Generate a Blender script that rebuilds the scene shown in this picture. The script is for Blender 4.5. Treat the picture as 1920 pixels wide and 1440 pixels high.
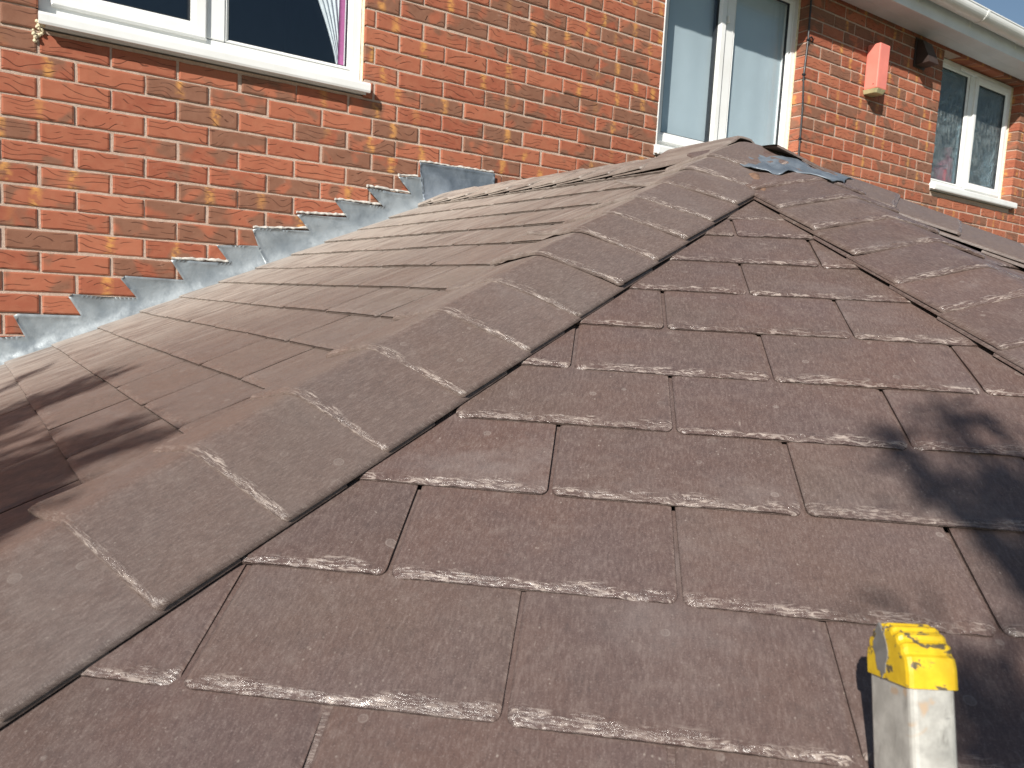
import bpy, bmesh, math, random
import numpy as np
from mathutils import Vector, Matrix, noise
from mathutils.geometry import delaunay_2d_cdt
random.seed(7)
rng = np.random.default_rng(7)
scene = bpy.context.scene
for o in list(bpy.data.objects):
    bpy.data.objects.remove(o)

# ------------------------------------------------------------------ camera, sky, sun, exposure
Z0 = 3.45                                   # height of the reference bed joint above the garden
FPX = 1432.8                                # focal length in pixels of the 1920 px wide photograph
YAW, PITCH, ROLL = 0.58674, -0.10291, 0.05430
CAM = np.array([-0.1007, -3.2180, -0.7742 + Z0])
def cam_axes():
    cy, sy, cp, sp = math.cos(YAW), math.sin(YAW), math.cos(PITCH), math.sin(PITCH)
    f = np.array([sy*cp, cy*cp, sp]); r = np.array([cy, -sy, 0.]); u = np.cross(r, f)
    c, s = math.cos(ROLL), math.sin(ROLL)
    return c*r + s*u, -s*r + c*u, f
RT, UP, FW = cam_axes()
cd = bpy.data.cameras.new('camera'); cam = bpy.data.objects.new('camera', cd)
scene.collection.objects.link(cam)
cd.sensor_fit = 'HORIZONTAL'; cd.sensor_width = 36; cd.lens = 36*FPX/1920
cd.clip_start = .02; cd.clip_end = 5000
cd.dof.use_dof = True; cd.dof.focus_distance = 1.7; cd.dof.aperture_fstop = 11
M = Matrix(((RT[0], UP[0], -FW[0], CAM[0]), (RT[1], UP[1], -FW[1], CAM[1]), (RT[2], UP[2], -FW[2], CAM[2]), (0, 0, 0, 1)))
cam.matrix_world = M
scene.camera = cam

LIGHT = np.array([1.48, 1.0, -1.12]); LIGHT /= np.linalg.norm(LIGHT)     # direction the sunlight travels
world = bpy.data.worlds.new('World'); scene.world = world; world.use_nodes = True
wn = world.node_tree.nodes; wl = world.node_tree.links
bg = wn['Background']; sky = wn.new('ShaderNodeTexSky'); sky.sky_type = 'NISHITA'; sky.sun_disc = False
sky.sun_elevation = math.asin(-LIGHT[2]); sky.sun_rotation = math.atan2(-LIGHT[0], -LIGHT[1]) % (2*math.pi)
sky.altitude = 100; sky.air_density = 1.2; sky.dust_density = .6; sky.ozone_density = 1.6
wl.new(sky.outputs[0], bg.inputs[0]); bg.inputs[1].default_value = .058
sd = bpy.data.lights.new('sun', 'SUN'); sd.energy = 5.0; sd.angle = math.radians(.53); sd.color = (1, .945, .87)
sun = bpy.data.objects.new('sun', sd); scene.collection.objects.link(sun)
sun.rotation_euler = Vector(LIGHT).to_track_quat('-Z', 'Y').to_euler(); sun.location = (-6, -5, 9)
scene.view_settings.view_transform = 'Standard'; scene.view_settings.look = 'None'
scene.view_settings.gamma = 1; scene.view_settings.use_curve_mapping = False
scene.view_settings.exposure = .45
scene.render.engine = 'CYCLES'
scene.render.resolution_x = 1024; scene.render.resolution_y = 768

# ------------------------------------------------------------------ pixel -> place
def ray(u, v): return (u-960)/FPX*RT - (v-720)/FPX*UP + FW
def on_plane(u, v, n, d):
    n = np.asarray(n, float); r = ray(u, v); return CAM + (d - n@CAM)/(n@r)*r
def on_wall(u, v, y=0.0): return on_plane(u, v, (0, 1, 0), y)
def project(P):
    q = np.asarray(P) - CAM; z = q@FW
    return 960 + FPX*(q@RT)/z, 720 - FPX*(q@UP)/z, z

# ------------------------------------------------------------------ helpers
def link(o): scene.collection.objects.link(o); return o
def tag(o, label=None, cat=None, group=None, kind=None):
    if label: o['label'] = label
    if cat: o['category'] = cat
    if group: o['group'] = group
    if kind: o['kind'] = kind
    return o
def empty(name, loc, label, cat, group=None):
    o = link(bpy.data.objects.new(name, None)); o.location = loc; o.empty_display_size = .1
    return tag(o, label, cat, group)
def wloc(o):
    l = Vector(o.location)
    while o.parent: o = o.parent; l = l + Vector(o.location)
    return l
def mesh_obj(name, verts, faces, mat, parent=None, smooth=False, uv=None, rnd=None, center=True, mats=None, fmat=None):
    """verts in world space; uv = per-vertex (u,v); rnd = per-vertex rgba"""
    V = np.asarray(verts, float)
    c = (V.min(0)+V.max(0))/2 if center else np.zeros(3)
    me = bpy.data.meshes.new(name)
    me.from_pydata((V-c).tolist(), [], [tuple(f) for f in faces])
    if uv is not None:
        uv = np.asarray(uv, float); l = me.uv_layers.new(name='UVMap')
        idx = np.empty(len(me.loops), int); me.loops.foreach_get('vertex_index', idx)
        l.data.foreach_set('uv', uv[idx].ravel())
    if rnd is not None:
        a = me.color_attributes.new('rnd', 'FLOAT_COLOR', 'POINT')
        R = np.asarray(rnd, float)
        if R.ndim == 1: R = np.tile(R, (len(V), 1))
        a.data.foreach_set('color', R.ravel())
    for m in (mats or [mat]): me.materials.append(m)
    if fmat is not None: me.polygons.foreach_set('material_index', list(fmat))
    if smooth: me.polygons.foreach_set('use_smooth', [True]*len(me.polygons))
    me.update()
    o = link(bpy.data.objects.new(name, me))
    if parent is not None:
        o.parent = parent; o.location = Vector(c) - wloc(parent)
    else: o.location = c
    return o
class MB:
    def __init__(s): s.v = []; s.f = []; s.m = []
    def add(s, V, F, mi=0):
        b = len(s.v); s.v += [tuple(x) for x in V]; s.f += [tuple(b+i for i in f) for f in F]; s.m += [mi]*len(F); return s
    def box(s, x0, x1, y0, y1, z0, z1, bev=0, mi=0):
        if bev <= 0:
            V = [(x0,y0,z0),(x1,y0,z0),(x1,y1,z0),(x0,y1,z0),(x0,y0,z1),(x1,y0,z1),(x1,y1,z1),(x0,y1,z1)]
            return s.add(V, [(0,3,2,1),(4,5,6,7),(0,1,5,4),(1,2,6,5),(2,3,7,6),(3,0,4,7)], mi)
        bm = bmesh.new(); bmesh.ops.create_cube(bm, size=1)
        for v in bm.verts: v.co = ((x0+x1)/2+v.co.x*(x1-x0), (y0+y1)/2+v.co.y*(y1-y0), (z0+z1)/2+v.co.z*(z1-z0))
        bmesh.ops.bevel(bm, geom=bm.edges[:], offset=bev, segments=2, profile=.5, affect='EDGES')
        bm.verts.index_update()
        s.add([tuple(v.co) for v in bm.verts], [tuple(v.index for v in f.verts) for f in bm.faces], mi); bm.free(); return s
    def obox(s, o, X, Y, Z, hx, hy, hz):      # oriented box, centre o
        o, X, Y, Z = map(np.asarray, (o, X, Y, Z))
        V = [o+X*a*hx+Y*b*hy+Z*c*hz for c in (-1,1) for a, b in ((-1,-1),(1,-1),(1,1),(-1,1))]
        return s.add(V, [(0,3,2,1),(4,5,6,7),(0,1,5,4),(1,2,6,5),(2,3,7,6),(3,0,4,7)])
    def tube(s, pts, rad, n=8, caps=True):
        pts = [np.asarray(p, float) for p in pts]; rad = rad if hasattr(rad, '__len__') else [rad]*len(pts)
        b = len(s.v); ref = np.array([0.3, 0.5, 0.81])
        for i, p in enumerate(pts):
            t = pts[min(i+1, len(pts)-1)] - pts[max(i-1, 0)]; t = t/np.linalg.norm(t)
            a = np.cross(t, ref); a /= np.linalg.norm(a); c = np.cross(t, a)
            for k in range(n):
                w = 2*math.pi*k/n; s.v.append(tuple(p + rad[i]*(math.cos(w)*a + math.sin(w)*c)))
        for i in range(len(pts)-1):
            for k in range(n):
                s.f.append((b+i*n+k, b+i*n+(k+1)%n, b+(i+1)*n+(k+1)%n, b+(i+1)*n+k)); s.m.append(0)
        if caps:
            s.f.append(tuple(b+k for k in range(n))[::-1]); s.f.append(tuple(b+(len(pts)-1)*n+k for k in range(n))); s.m += [0, 0]
        return s
    def ring(s, x0, x1, z0, z1, prof):
        """mitred rectangular frame in XZ; prof = [(inset, y)...] from outside to inside"""
        b = len(s.v); n = len(prof)
        for ins, y in prof:
            s.v += [(x0+ins, y, z0+ins), (x1-ins, y, z0+ins), (x1-ins, y, z1-ins), (x0+ins, y, z1-ins)]
        for i in range(n-1):
            for k in range(4):
                s.f.append((b+4*i+k, b+4*i+(k+1)%4, b+4*(i+1)+(k+1)%4, b+4*(i+1)+k)); s.m.append(0)
        return s
    def build(s, name, mat, parent=None, smooth=False, **k):
        return mesh_obj(name, s.v, s.f, mat, parent, smooth, fmat=(s.m if k.get('mats') else None), **k)

# ------------------------------------------------------------------ node helper
class NG:
    def __init__(s, name):
        s.mat = bpy.data.materials.new(name); s.mat.use_nodes = True; s.t = s.mat.node_tree; s.n = s.t.nodes; s.l = s.t.links
        s.p = s.n['Principled BSDF']
    def put(s, sock, v):
        if isinstance(v, bpy.types.NodeSocket): s.l.new(v, sock)
        else: sock.default_value = v
    def math(s, op, a, b=0.0, c=None, clamp=False):
        m = s.n.new('ShaderNodeMath'); m.operation = op; m.use_clamp = clamp
        s.put(m.inputs[0], a); s.put(m.inputs[1], b)
        if c is not None: s.put(m.inputs[2], c)
        return m.outputs[0]
    def vmath(s, op, a, b=(0,0,0)):
        m = s.n.new('ShaderNodeVectorMath'); m.operation = op; s.put(m.inputs[0], a)
        if op == 'SCALE': s.put(m.inputs[3], b)
        else: s.put(m.inputs[1], b)
        return m.outputs[0]
    def noise(s, vec, scale=5, detail=3, rough=.5, dist=0, out='Fac'):
        m = s.n.new('ShaderNodeTexNoise'); s.l.new(vec, m.inputs['Vector']); m.inputs['Scale'].default_value = scale
        m.inputs['Detail'].default_value = detail; m.inputs['Roughness'].default_value = rough; m.inputs['Distortion'].default_value = dist
        return m.outputs[out]
    def vor(s, vec, scale=5, feature='F1', out='Distance', rand=1):
        m = s.n.new('ShaderNodeTexVoronoi'); m.feature = feature; s.l.new(vec, m.inputs['Vector']); m.inputs['Scale'].default_value = scale
        m.inputs['Randomness'].default_value = rand
        return m.outputs[out]
    def ss(s, v, a, b, lo=0.0, hi=1.0):
        m = s.n.new('ShaderNodeMapRange'); m.interpolation_type = 'SMOOTHSTEP'; s.put(m.inputs[0], v)
        for i, x in enumerate((a, b, lo, hi)): s.put(m.inputs[i+1], x)
        return m.outputs[0]
    def mix(s, f, a, b, mode='MIX'):
        m = s.n.new('ShaderNodeMix'); m.data_type = 'RGBA'; m.blend_type = mode
        s.put(m.inputs[0], f)
        for i, v in ((6, a), (7, b)):
            s.put(m.inputs[i], v if isinstance(v, bpy.types.NodeSocket) else (*v, 1) if len(v) == 3 else v)
        return m.outputs[2]
    def attr(s, name):
        a = s.n.new('ShaderNodeAttribute'); a.attribute_name = name; return a
    def uv(s): return s.n.new('ShaderNodeTexCoord').outputs['UV']
    def obj(s): return s.n.new('ShaderNodeTexCoord').outputs['Object']
    def pos(s): return s.n.new('ShaderNodeNewGeometry').outputs['Position']
    def mapv(s, vec, sc=(1,1,1), rot=(0,0,0)):
        m = s.n.new('ShaderNodeMapping'); s.l.new(vec, m.inputs[0]); m.inputs[2].default_value = rot; m.inputs[3].default_value = sc; return m.outputs[0]
    def sep(s, v):
        m = s.n.new('ShaderNodeSeparateXYZ'); s.l.new(v, m.inputs[0]); return m.outputs
    def comb(s, x, y, z=0.0):
        m = s.n.new('ShaderNodeCombineXYZ')
        for i, v in enumerate((x, y, z)): s.put(m.inputs[i], v)
        return m.outputs[0]
    def bump(s, h, strength=.3, dist=.002, prev=None):
        m = s.n.new('ShaderNodeBump'); m.inputs['Strength'].default_value = strength; m.inputs['Distance'].default_value = dist
        s.l.new(h, m.inputs['Height'])
        if prev is not None: s.l.new(prev, m.inputs['Normal'])
        return m.outputs[0]
    def set(s, **k):
        for n, v in k.items():
            n = n.replace('_', ' ')
            if isinstance(v, tuple) and len(v) == 3 and n != 'Normal': v = (*v, 1)
            s.put(s.p.inputs[n], v)
        return s.mat

def simple(name, col, rough=.5, var=.12, scale=30, bump=0, metal=0, spec=.5):
    g = NG(name); v = g.obj(); n = g.noise(v, scale, 4, .6)
    c = g.mix(g.ss(n, .3, .7), [x*(1-var) for x in col], [min(1, x*(1+var)) for x in col])
    if bump: g.set(Normal=g.bump(g.noise(v, scale*8, 4, .6), bump, .002))
    return g.set(Base_Color=c, Roughness=g.ss(n, .2, .8, rough-.08, rough+.08), Metallic=metal, Specular_IOR_Level=spec)

# ------------------------------------------------------------------ materials
def slate_material(name='moulded_slate', capk=0., dust_sun=0.):
    g = NG(name); uv = g.uv(); r = g.attr('rnd'); rx, ry, rz = g.sep(r.outputs['Vector'])[:3]; edge = r.outputs['Alpha']
    off = g.vmath('SCALE', r.outputs['Vector'], 37.0)
    p = g.vmath('ADD', uv, off)
    big = g.noise(g.mapv(p, (1, 1, 1)), 5.5, 4, .6)
    c = g.mix(g.ss(big, .32, .68), (.100, .067, .061), (.110, .066, .054))
    c = g.mix(g.ss(g.noise(p, 2.6, 3, .5), .45, .75, 0, .55), c, (.096, .069, .054))
    c = g.mix(g.math('MULTIPLY', rx, .28), c, (.076, .055, .050))
    c = g.mix(g.math('MULTIPLY', ry, .20), c, (.135, .105, .094))
    # brownish dirt film near the tail above and in the side laps, worn shape from noise
    # fine down-slope drawing marks
    grain = g.noise(g.mapv(p, (300, 75, 1), (0, 0, .12)), 1, 4, .72)
    c = g.mix(g.ss(grain, .46, .72, 0, .42+.2*capk), c, (.21, .166, .15))
    c = g.mix(g.ss(grain, .50, .26, 0, .46+.24*capk), c, (.047, .036, .034))
    # pale specks and streaky scuffs
    sp = g.vor(g.mapv(p, (1, .72, 1)), 150); sm = g.noise(p, 55, 2, .6)
    c = g.mix(g.math('MULTIPLY', g.ss(sp, .24, .07), g.ss(sm, .54, .70, 0, .65)), c, (.33, .285, .25))
    sc = g.noise(g.mapv(p, (160, 24, 1), (0, 0, -.35)), 1, 2, .5)
    c = g.mix(g.math('MULTIPLY', g.ss(sc, .70, .80, 0, .6), g.ss(g.noise(p, 14, 2, .5), .5, .62)), c, (.32, .27, .235))
    # dried water-drop marks: thin rings and soft discs
    d = g.vor(p, 22); m = g.noise(p, 9, 2, .5); cellr = g.vor(p, 22, out='Color'); cr = g.sep(cellr)[0]
    rad = g.math('MULTIPLY_ADD', cr, .10, .05)
    dd = g.math('SUBTRACT', d, rad)
    ring = g.ss(g.math('ABSOLUTE', dd), .028, .006)
    disc = g.ss(dd, .02, -.03)
    keep = g.math('MULTIPLY', g.ss(m, .46, .60), g.ss(cr, .25, .5))
    c = g.mix(g.math('MULTIPLY', g.math('MULTIPLY', g.math('MAXIMUM', ring, g.math('MULTIPLY', disc, .45)), keep), .42), c, (.30, .26, .235))
    # pale bloom patches
    bl = g.noise(g.mapv(p, (3.2, 5, 1)), 1, 5, .7)
    c = g.mix(g.ss(bl, .52, .80, 0, .38), c, (.23, .20, .19))
    mo = g.noise(p, 26, 5, .75); c = g.mix(g.ss(mo, .50, .78, 0, .45), c, (.175, .138, .122)); c = g.mix(g.ss(mo, .48, .25, 0, .40), c, (.066, .050, .046))
    fs = g.noise(p, 520, 2, .7); c = g.mix(g.ss(fs, .57, .74, 0, .55), c, (.25, .20, .185)); c = g.mix(g.ss(fs, .44, .28, 0, .5), c, (.044, .034, .032))
    if capk: c = g.mix(.30, c, (.150, .122, .106))
    # lime dust washed from the wall joints onto the slates; on hip-cap wings this tone stands for sun angle
    py = g.sep(g.pos())[1]; du = g.noise(g.mapv(p, (26, 6, 1)), 1, 4, .7)
    if dust_sun:
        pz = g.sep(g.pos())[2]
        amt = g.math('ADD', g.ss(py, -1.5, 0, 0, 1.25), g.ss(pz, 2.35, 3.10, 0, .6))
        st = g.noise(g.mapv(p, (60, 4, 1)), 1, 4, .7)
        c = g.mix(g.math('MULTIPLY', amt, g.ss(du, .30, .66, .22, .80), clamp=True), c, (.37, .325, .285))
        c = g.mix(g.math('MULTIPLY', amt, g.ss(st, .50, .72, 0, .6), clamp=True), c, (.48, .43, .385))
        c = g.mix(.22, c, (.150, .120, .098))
    # moulded tail: some wear, and bright glints painted in as pale streaks
    en = g.noise(g.mapv(p, (34, 300, 1), (0, 0, .05)), 1, 3, .65, 1.6)
    ew = g.math('MULTIPLY', edge, g.ss(en, .50, .60))
    ew = g.math('MULTIPLY', ew, g.ss(g.noise(p, 17, 3, .6), .40, .60, .42, 1.0))
    c = g.mix(g.math('MULTIPLY', ew, .58), c, (.50, .43, .38))
    c = g.mix(g.math('MULTIPLY', edge, g.ss(en, .44, .30, 0, .5)), c, (.06, .045, .04))
    fine = g.noise(g.mapv(p, (900, 260, 1), (0, 0, .1)), 1, 2, .6)
    b = g.bump(grain, .42+.35*capk, .0012); b = g.bump(fine, .30, .0006, b); b = g.bump(big, .25, .004, b)
    b = g.bump(g.math('MULTIPLY', en, edge), .6, .0022, b)
    ro = g.math('SUBTRACT', g.ss(g.noise(p, 40, 3, .6), .3, .7, .44, .60), g.math('MULTIPLY', edge, .30))
    return g.set(Base_Color=c, Roughness=ro, Normal=b, Specular_IOR_Level=.5, Diffuse_Roughness=.45)
def brick_material():
    g = NG('rustic_brick'); uv = g.uv(); r = g.attr('rnd'); rx, ry, rz = g.sep(r.outputs['Vector'])[:3]; ra = r.outputs['Alpha']
    off = g.vmath('SCALE', r.outputs['Vector'], 61.0); p = g.vmath('ADD', uv, off)
    x, z, _ = g.sep(uv)
    n1 = g.noise(p, 28, 4, .6)
    c = g.mix(rx, (.295, .088, .050), (.385, .132, .074))
    c = g.mix(g.ss(n1, .35, .75, 0, .4), c, (.40, .165, .095))
    # brown-purple flashing
    w = g.noise(g.mapv(p, (11, 13, 1)), 1, 2, .4, .3)
    thr = g.math('MULTIPLY_ADD', ry, -.50, .79)
    br = g.ss(g.math('SUBTRACT', w, thr), -.05, .09)
    brown = g.mix(n1, (.17, .075, .045), (.255, .135, .09))
    c = g.mix(g.math('MULTIPLY', br, .9), c, brown)
    # yellow kiss mark near the middle
    cx = g.math('MULTIPLY_ADD', rz, .05, -.02)
    gx = g.math('ABSOLUTE', g.math('SUBTRACT', g.math('ADD', x, g.math('MULTIPLY_ADD', g.noise(p, 40, 2, .5), .022, -.011)), cx))
    ym = g.math('MULTIPLY', g.ss(gx, .026, .001), g.ss(ra, .60, .72))
    ym = g.math('MULTIPLY', ym, g.ss(g.noise(g.mapv(p, (30, 42, 1)), 1, 3, .6), .36, .60, .04, .95))
    c = g.mix(ym, c, (.56, .27, .085))
    # pressed creases
    wob = g.noise(g.mapv(p, (8, 9, 1)), 1, 1, .4)
    v = g.math('ADD', g.math('MULTIPLY', z, 48), g.math('MULTIPLY', wob, 5.5))
    fr = g.math('ABSOLUTE', g.math('SUBTRACT', g.math('FRACT', v), .5))
    lm = g.noise(g.mapv(p, (11, 55, 1)), 1, 1, .5)
    ln = g.math('MULTIPLY', g.ss(fr, .085, .02), g.ss(lm, .47, .53))
    c = g.mix(g.math('MULTIPLY', ln, .74), c, (.060, .020, .013))
    gr = g.noise(p, 420, 3, .7)
    c = g.mix(g.ss(gr, .55, .8, 0, .30), c, (.58, .28, .17))
    # lime bloom
    c = g.mix(g.ss(g.noise(p, 17, 4, .7), .62, .85, 0, .35), c, (.60, .40, .30))
    h = g.math('SUBTRACT', g.math('MULTIPLY', gr, .25), g.math('MULTIPLY', ln, 1.2))
    return g.set(Base_Color=c, Roughness=.85, Normal=g.bump(h, .55, .0025), Specular_IOR_Level=.25)
def mortar_material():
    g = NG('mortar'); p = g.pos(); n = g.noise(p, 90, 5, .7); n2 = g.noise(p, 9, 3, .6)
    c = g.mix(g.ss(n, .3, .7), (.46, .345, .275), (.60, .465, .38)); c = g.mix(g.ss(n2, .4, .7, 0, .35), c, (.42, .30, .23))
    return g.set(Base_Color=c, Roughness=.95, Normal=g.bump(g.noise(p, 260, 5, .75), .8, .004), Specular_IOR_Level=.2)
def lead_material(name='lead', base=((.22, .25, .27), (.31, .345, .365))):
    g = NG(name); p = g.obj(); n = g.noise(p, 7, 5, .65, .6); st = g.noise(g.mapv(p, (9, 9, 55), (0, .3, 0)), 1, 4, .7)
    c = g.mix(g.ss(n, .33, .68), *base); c = g.mix(g.ss(st, .55, .82, 0, .35), c, (.46, .50, .52)); c = g.mix(g.ss(g.noise(p, 24, 3, .6), .54, .75, 0, .35), c, (.13, .15, .165))
    return g.set(Base_Color=c, Roughness=g.ss(n, .3, .7, .34, .55), Metallic=.30, Normal=g.bump(g.noise(p, 26, 4, .6), .35, .006))
def glass_material(name, tint, obscure=False):
    g = NG(name); t = g.n.new('ShaderNodeBsdfTransparent'); t.inputs[0].default_value = (*tint, 1)
    gl = g.n.new('ShaderNodeBsdfGlossy'); gl.inputs['Roughness'].default_value = .01; gl.inputs['Color'].default_value = (.9, .95, 1, 1)
    lw = g.n.new('ShaderNodeLayerWeight'); fr = g.math('MULTIPLY_ADD', g.math('POWER', lw.outputs['Facing'], 5.0), .9, .05); mx = g.n.new('ShaderNodeMixShader')
    if obscure:
        p = g.obj(); h = g.noise(g.mapv(p, (60, 1, 16), (0, .35, 0)), 1, 4, .6, 1.0)
        b = g.bump(h, .9, .012); g.l.new(b, gl.inputs['Normal']); gl.inputs['Roughness'].default_value = .08
        rf = g.n.new('ShaderNodeBsdfRefraction'); rf.inputs['IOR'].default_value = 1.12; rf.inputs['Roughness'].default_value = .12; rf.inputs['Color'].default_value = (*tint, 1)
        g.l.new(b, rf.inputs['Normal'])
        m2 = g.n.new('ShaderNodeMixShader'); m2.inputs[0].default_value = .55
        g.l.new(t.outputs[0], m2.inputs[1]); g.l.new(rf.outputs[0], m2.inputs[2]); tr = m2.outputs[0]
        tl = g.n.new('ShaderNodeBsdfTranslucent'); tl.inputs[0].default_value = (.75, .85, .85, 1); g.l.new(b, tl.inputs['Normal'])
        df = g.n.new('ShaderNodeBsdfDiffuse'); df.inputs[0].default_value = (.7, .8, .8, 1); g.l.new(b, df.inputs['Normal'])
        m3 = g.n.new('ShaderNodeMixShader'); g.put(m3.inputs[0], g.ss(h, .42, .72, .03, .28)); g.l.new(tr, m3.inputs[1]); g.l.new(df.outputs[0], m3.inputs[2]); tr = m3.outputs[0]
    else: tr = t.outputs[0]
    g.l.new(fr, mx.inputs[0]); g.l.new(tr, mx.inputs[1]); g.l.new(gl.outputs[0], mx.inputs[2])
    g.l.new(mx.outputs[0], g.n['Material Output'].inputs[0]); g.n.remove(g.p)
    return g.mat
def upvc_material():
    g = NG('white_upvc'); p = g.obj(); n = g.noise(p, 6, 4, .6); n2 = g.noise(g.mapv(p, (30, 30, 4)), 1, 4, .7)
    c = g.mix(g.ss(n, .35, .75), (.80, .81, .80), (.74, .745, .72)); c = g.mix(g.ss(n2, .60, .82, 0, .35), c, (.60, .58, .50))
    return g.set(Base_Color=c, Roughness=.32, Specular_IOR_Level=.5)
def aluminium_material():
    g = NG('scuffed_ladder_aluminium'); p = g.obj(); n = g.noise(p, 55, 4, .65); n2 = g.noise(g.mapv(p, (40, 40, 9)), 1, 5, .7); n3 = g.noise(p, 28, 3, .5, .8)
    c = g.mix(g.ss(n, .3, .7), (.36, .35, .325), (.50, .49, .455)); c = g.mix(g.ss(n2, .52, .68, 0, .8), c, (.20, .19, .17))
    c = g.mix(g.ss(n3, .66, .72, 0, .8), c, (.46, .33, .22)); c = g.mix(g.ss(g.noise(p, 36, 2, .5), .70, .74, 0, .7), c, (.42, .55, .50))
    c = g.mix(g.ss(g.noise(g.mapv(p, (18, 18, 60), (.3, .2, 0)), 1, 3, .6), .70, .74, 0, .8), c, (.07, .07, .08))
    return g.set(Base_Color=c, Roughness=.42, Metallic=.12, Normal=g.bump(n2, .15, .001))
def yellow_material():
    g = NG('worn_yellow_plastic'); p = g.obj(); n = g.noise(p, 70, 4, .6)
    c = g.mix(g.ss(n, .3, .7), (.56, .36, .010), (.68, .46, .018))
    c = g.mix(g.ss(g.noise(g.mapv(p, (55, 55, 90)), 1, 4, .65, .5), .56, .61, 0, .9), c, (.05, .05, .055))
    c = g.mix(g.ss(g.noise(p, 48, 3, .6), .64, .70, 0, .8), c, (.42, .40, .34)); c = g.mix(g.ss(n, .70, .62, .3, 0), c, (.30, .17, .02))
    return g.set(Base_Color=c, Roughness=.45, Normal=g.bump(n, .25, .001))
def leaf_material(name, a, b):
    g = NG(name); n = g.noise(g.pos(), 2.5, 2, .5); c = g.mix(n, a, b)
    return g.set(Base_Color=c, Roughness=.55)
M_slate_dust_sun = slate_material('dusty_sun_toned_slate', 0, 1.); M_cap = slate_material('moulded_hip_slate', 1.)  # first one: dusty left slope, also the painted sun tone of cap wings
M_slate, M_brick, M_mortar, M_lead = slate_material(), brick_material(), mortar_material(), lead_material()
M_lead_s = lead_material('dull_blue_lead', ((.12, .145, .175), (.205, .24, .275)))
M_lead_d = lead_material('weathered_lead', ((.13, .155, .185), (.22, .255, .295)))
M_upvc, M_alu, M_yel = upvc_material(), aluminium_material(), yellow_material()
M_glass = glass_material('clear_glass', (.94, .965, .975)); M_obs = glass_material('obscured_glass', (.72, .84, .90), True)
M_gasket = simple('black_rubber_gasket', (.02, .022, .025), .5)
M_seal = simple('cream_sealant', (.66, .58, .40), .7, .2, 60, .4)
M_foam = simple('expanding_foam', (.68, .60, .42), .9, .3, 120, .8)
M_deck = simple('dark_underlay', (.030, .024, .022), .9)
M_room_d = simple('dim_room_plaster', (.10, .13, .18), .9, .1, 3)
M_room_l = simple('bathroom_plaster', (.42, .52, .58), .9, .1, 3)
M_blind = simple('pale_blue_grey_blind', (.50, .56, .59), .85, .06, 2)
M_voile = simple('white_voile', (.72, .74, .76), .85, .08, 40)
M_pink = simple('mauve_curtain_fabric', (.42, .10, .26), .8, .12, 60)
M_red = simple('red_plastic', (.60, .05, .07), .4)
M_black = simple('black_cable_sheath', (.012, .012, .014), .45)
M_bell = simple('sun_faded_red_plastic', (.76, .23, .18), .42, .06, 8)
M_bellb = simple('yellowed_plastic', (.50, .46, .26), .5, .15, 20)
M_vent = simple('brown_vent_plastic', (.045, .030, .026), .5)
M_tile = simple('dark_concrete_tile', (.05, .046, .046), .85, .25, 20, .5)
M_fascia = simple('white_fascia', (.70, .72, .74), .4, .06, 4)
M_bark = simple('bark', (.09, .06, .045), .95, .3, 20, .6)
M_leafA = leaf_material('needle_foliage', (.030, .055, .022), (.065, .095, .035))
M_leafB = leaf_material('broad_foliage', (.035, .07, .02), (.075, .12, .035))
M_mort_l = simple('fresh_pointing', (.52, .50, .46), .95, .2, 40, .6)

# ------------------------------------------------------------------ ground
def ground_material():
    g = NG('garden_lawn'); p = g.pos(); n = g.noise(p, 1.3, 5, .7); n2 = g.noise(p, 60, 4, .7)
    c = g.mix(g.ss(n, .35, .7), (.045, .075, .022), (.08, .105, .035)); c = g.mix(g.ss(n2, .4, .7, 0, .5), c, (.03, .05, .015))
    return g.set(Base_Color=c, Roughness=.95, Normal=g.bump(n2, 1, .03))
tag(mesh_obj('ground', [(-600, -600, 0), (600, -600, 0), (600, 600, 0), (-600, 600, 0)], [(0, 1, 2, 3)], ground_material(), center=False), kind='structure')
tag(MB().box(-3.0, 9.5, -5.2, -.01, -.05, .02).build('patio', simple('concrete_slabs', (.30, .28, .25), .9, .2, 3, .5)), kind='structure')

# ================================================================== HOUSE
house = empty('house', (3, 0, 0), 'red brick house wall with white windows behind the slate roof', 'house')
WX0, WX1, WTOP = -2.475, 9.225, 1.30
# openings: x0, x1, z0 (under the sill), z1
OPEN = {'left': (0.0, 1.19, .090, 1.275), 'middle': (2.905, 4.135, .095, 1.275), 'right': (5.725, 6.985, .262, 1.275)}
def in_open(x0, x1, z0, z1):
    for a in OPEN.values():
        if x1 > a[0]+.003 and x0 < a[1]-.003 and z1 > a[2]+.003 and z0 < a[3]-.003: return a
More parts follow.
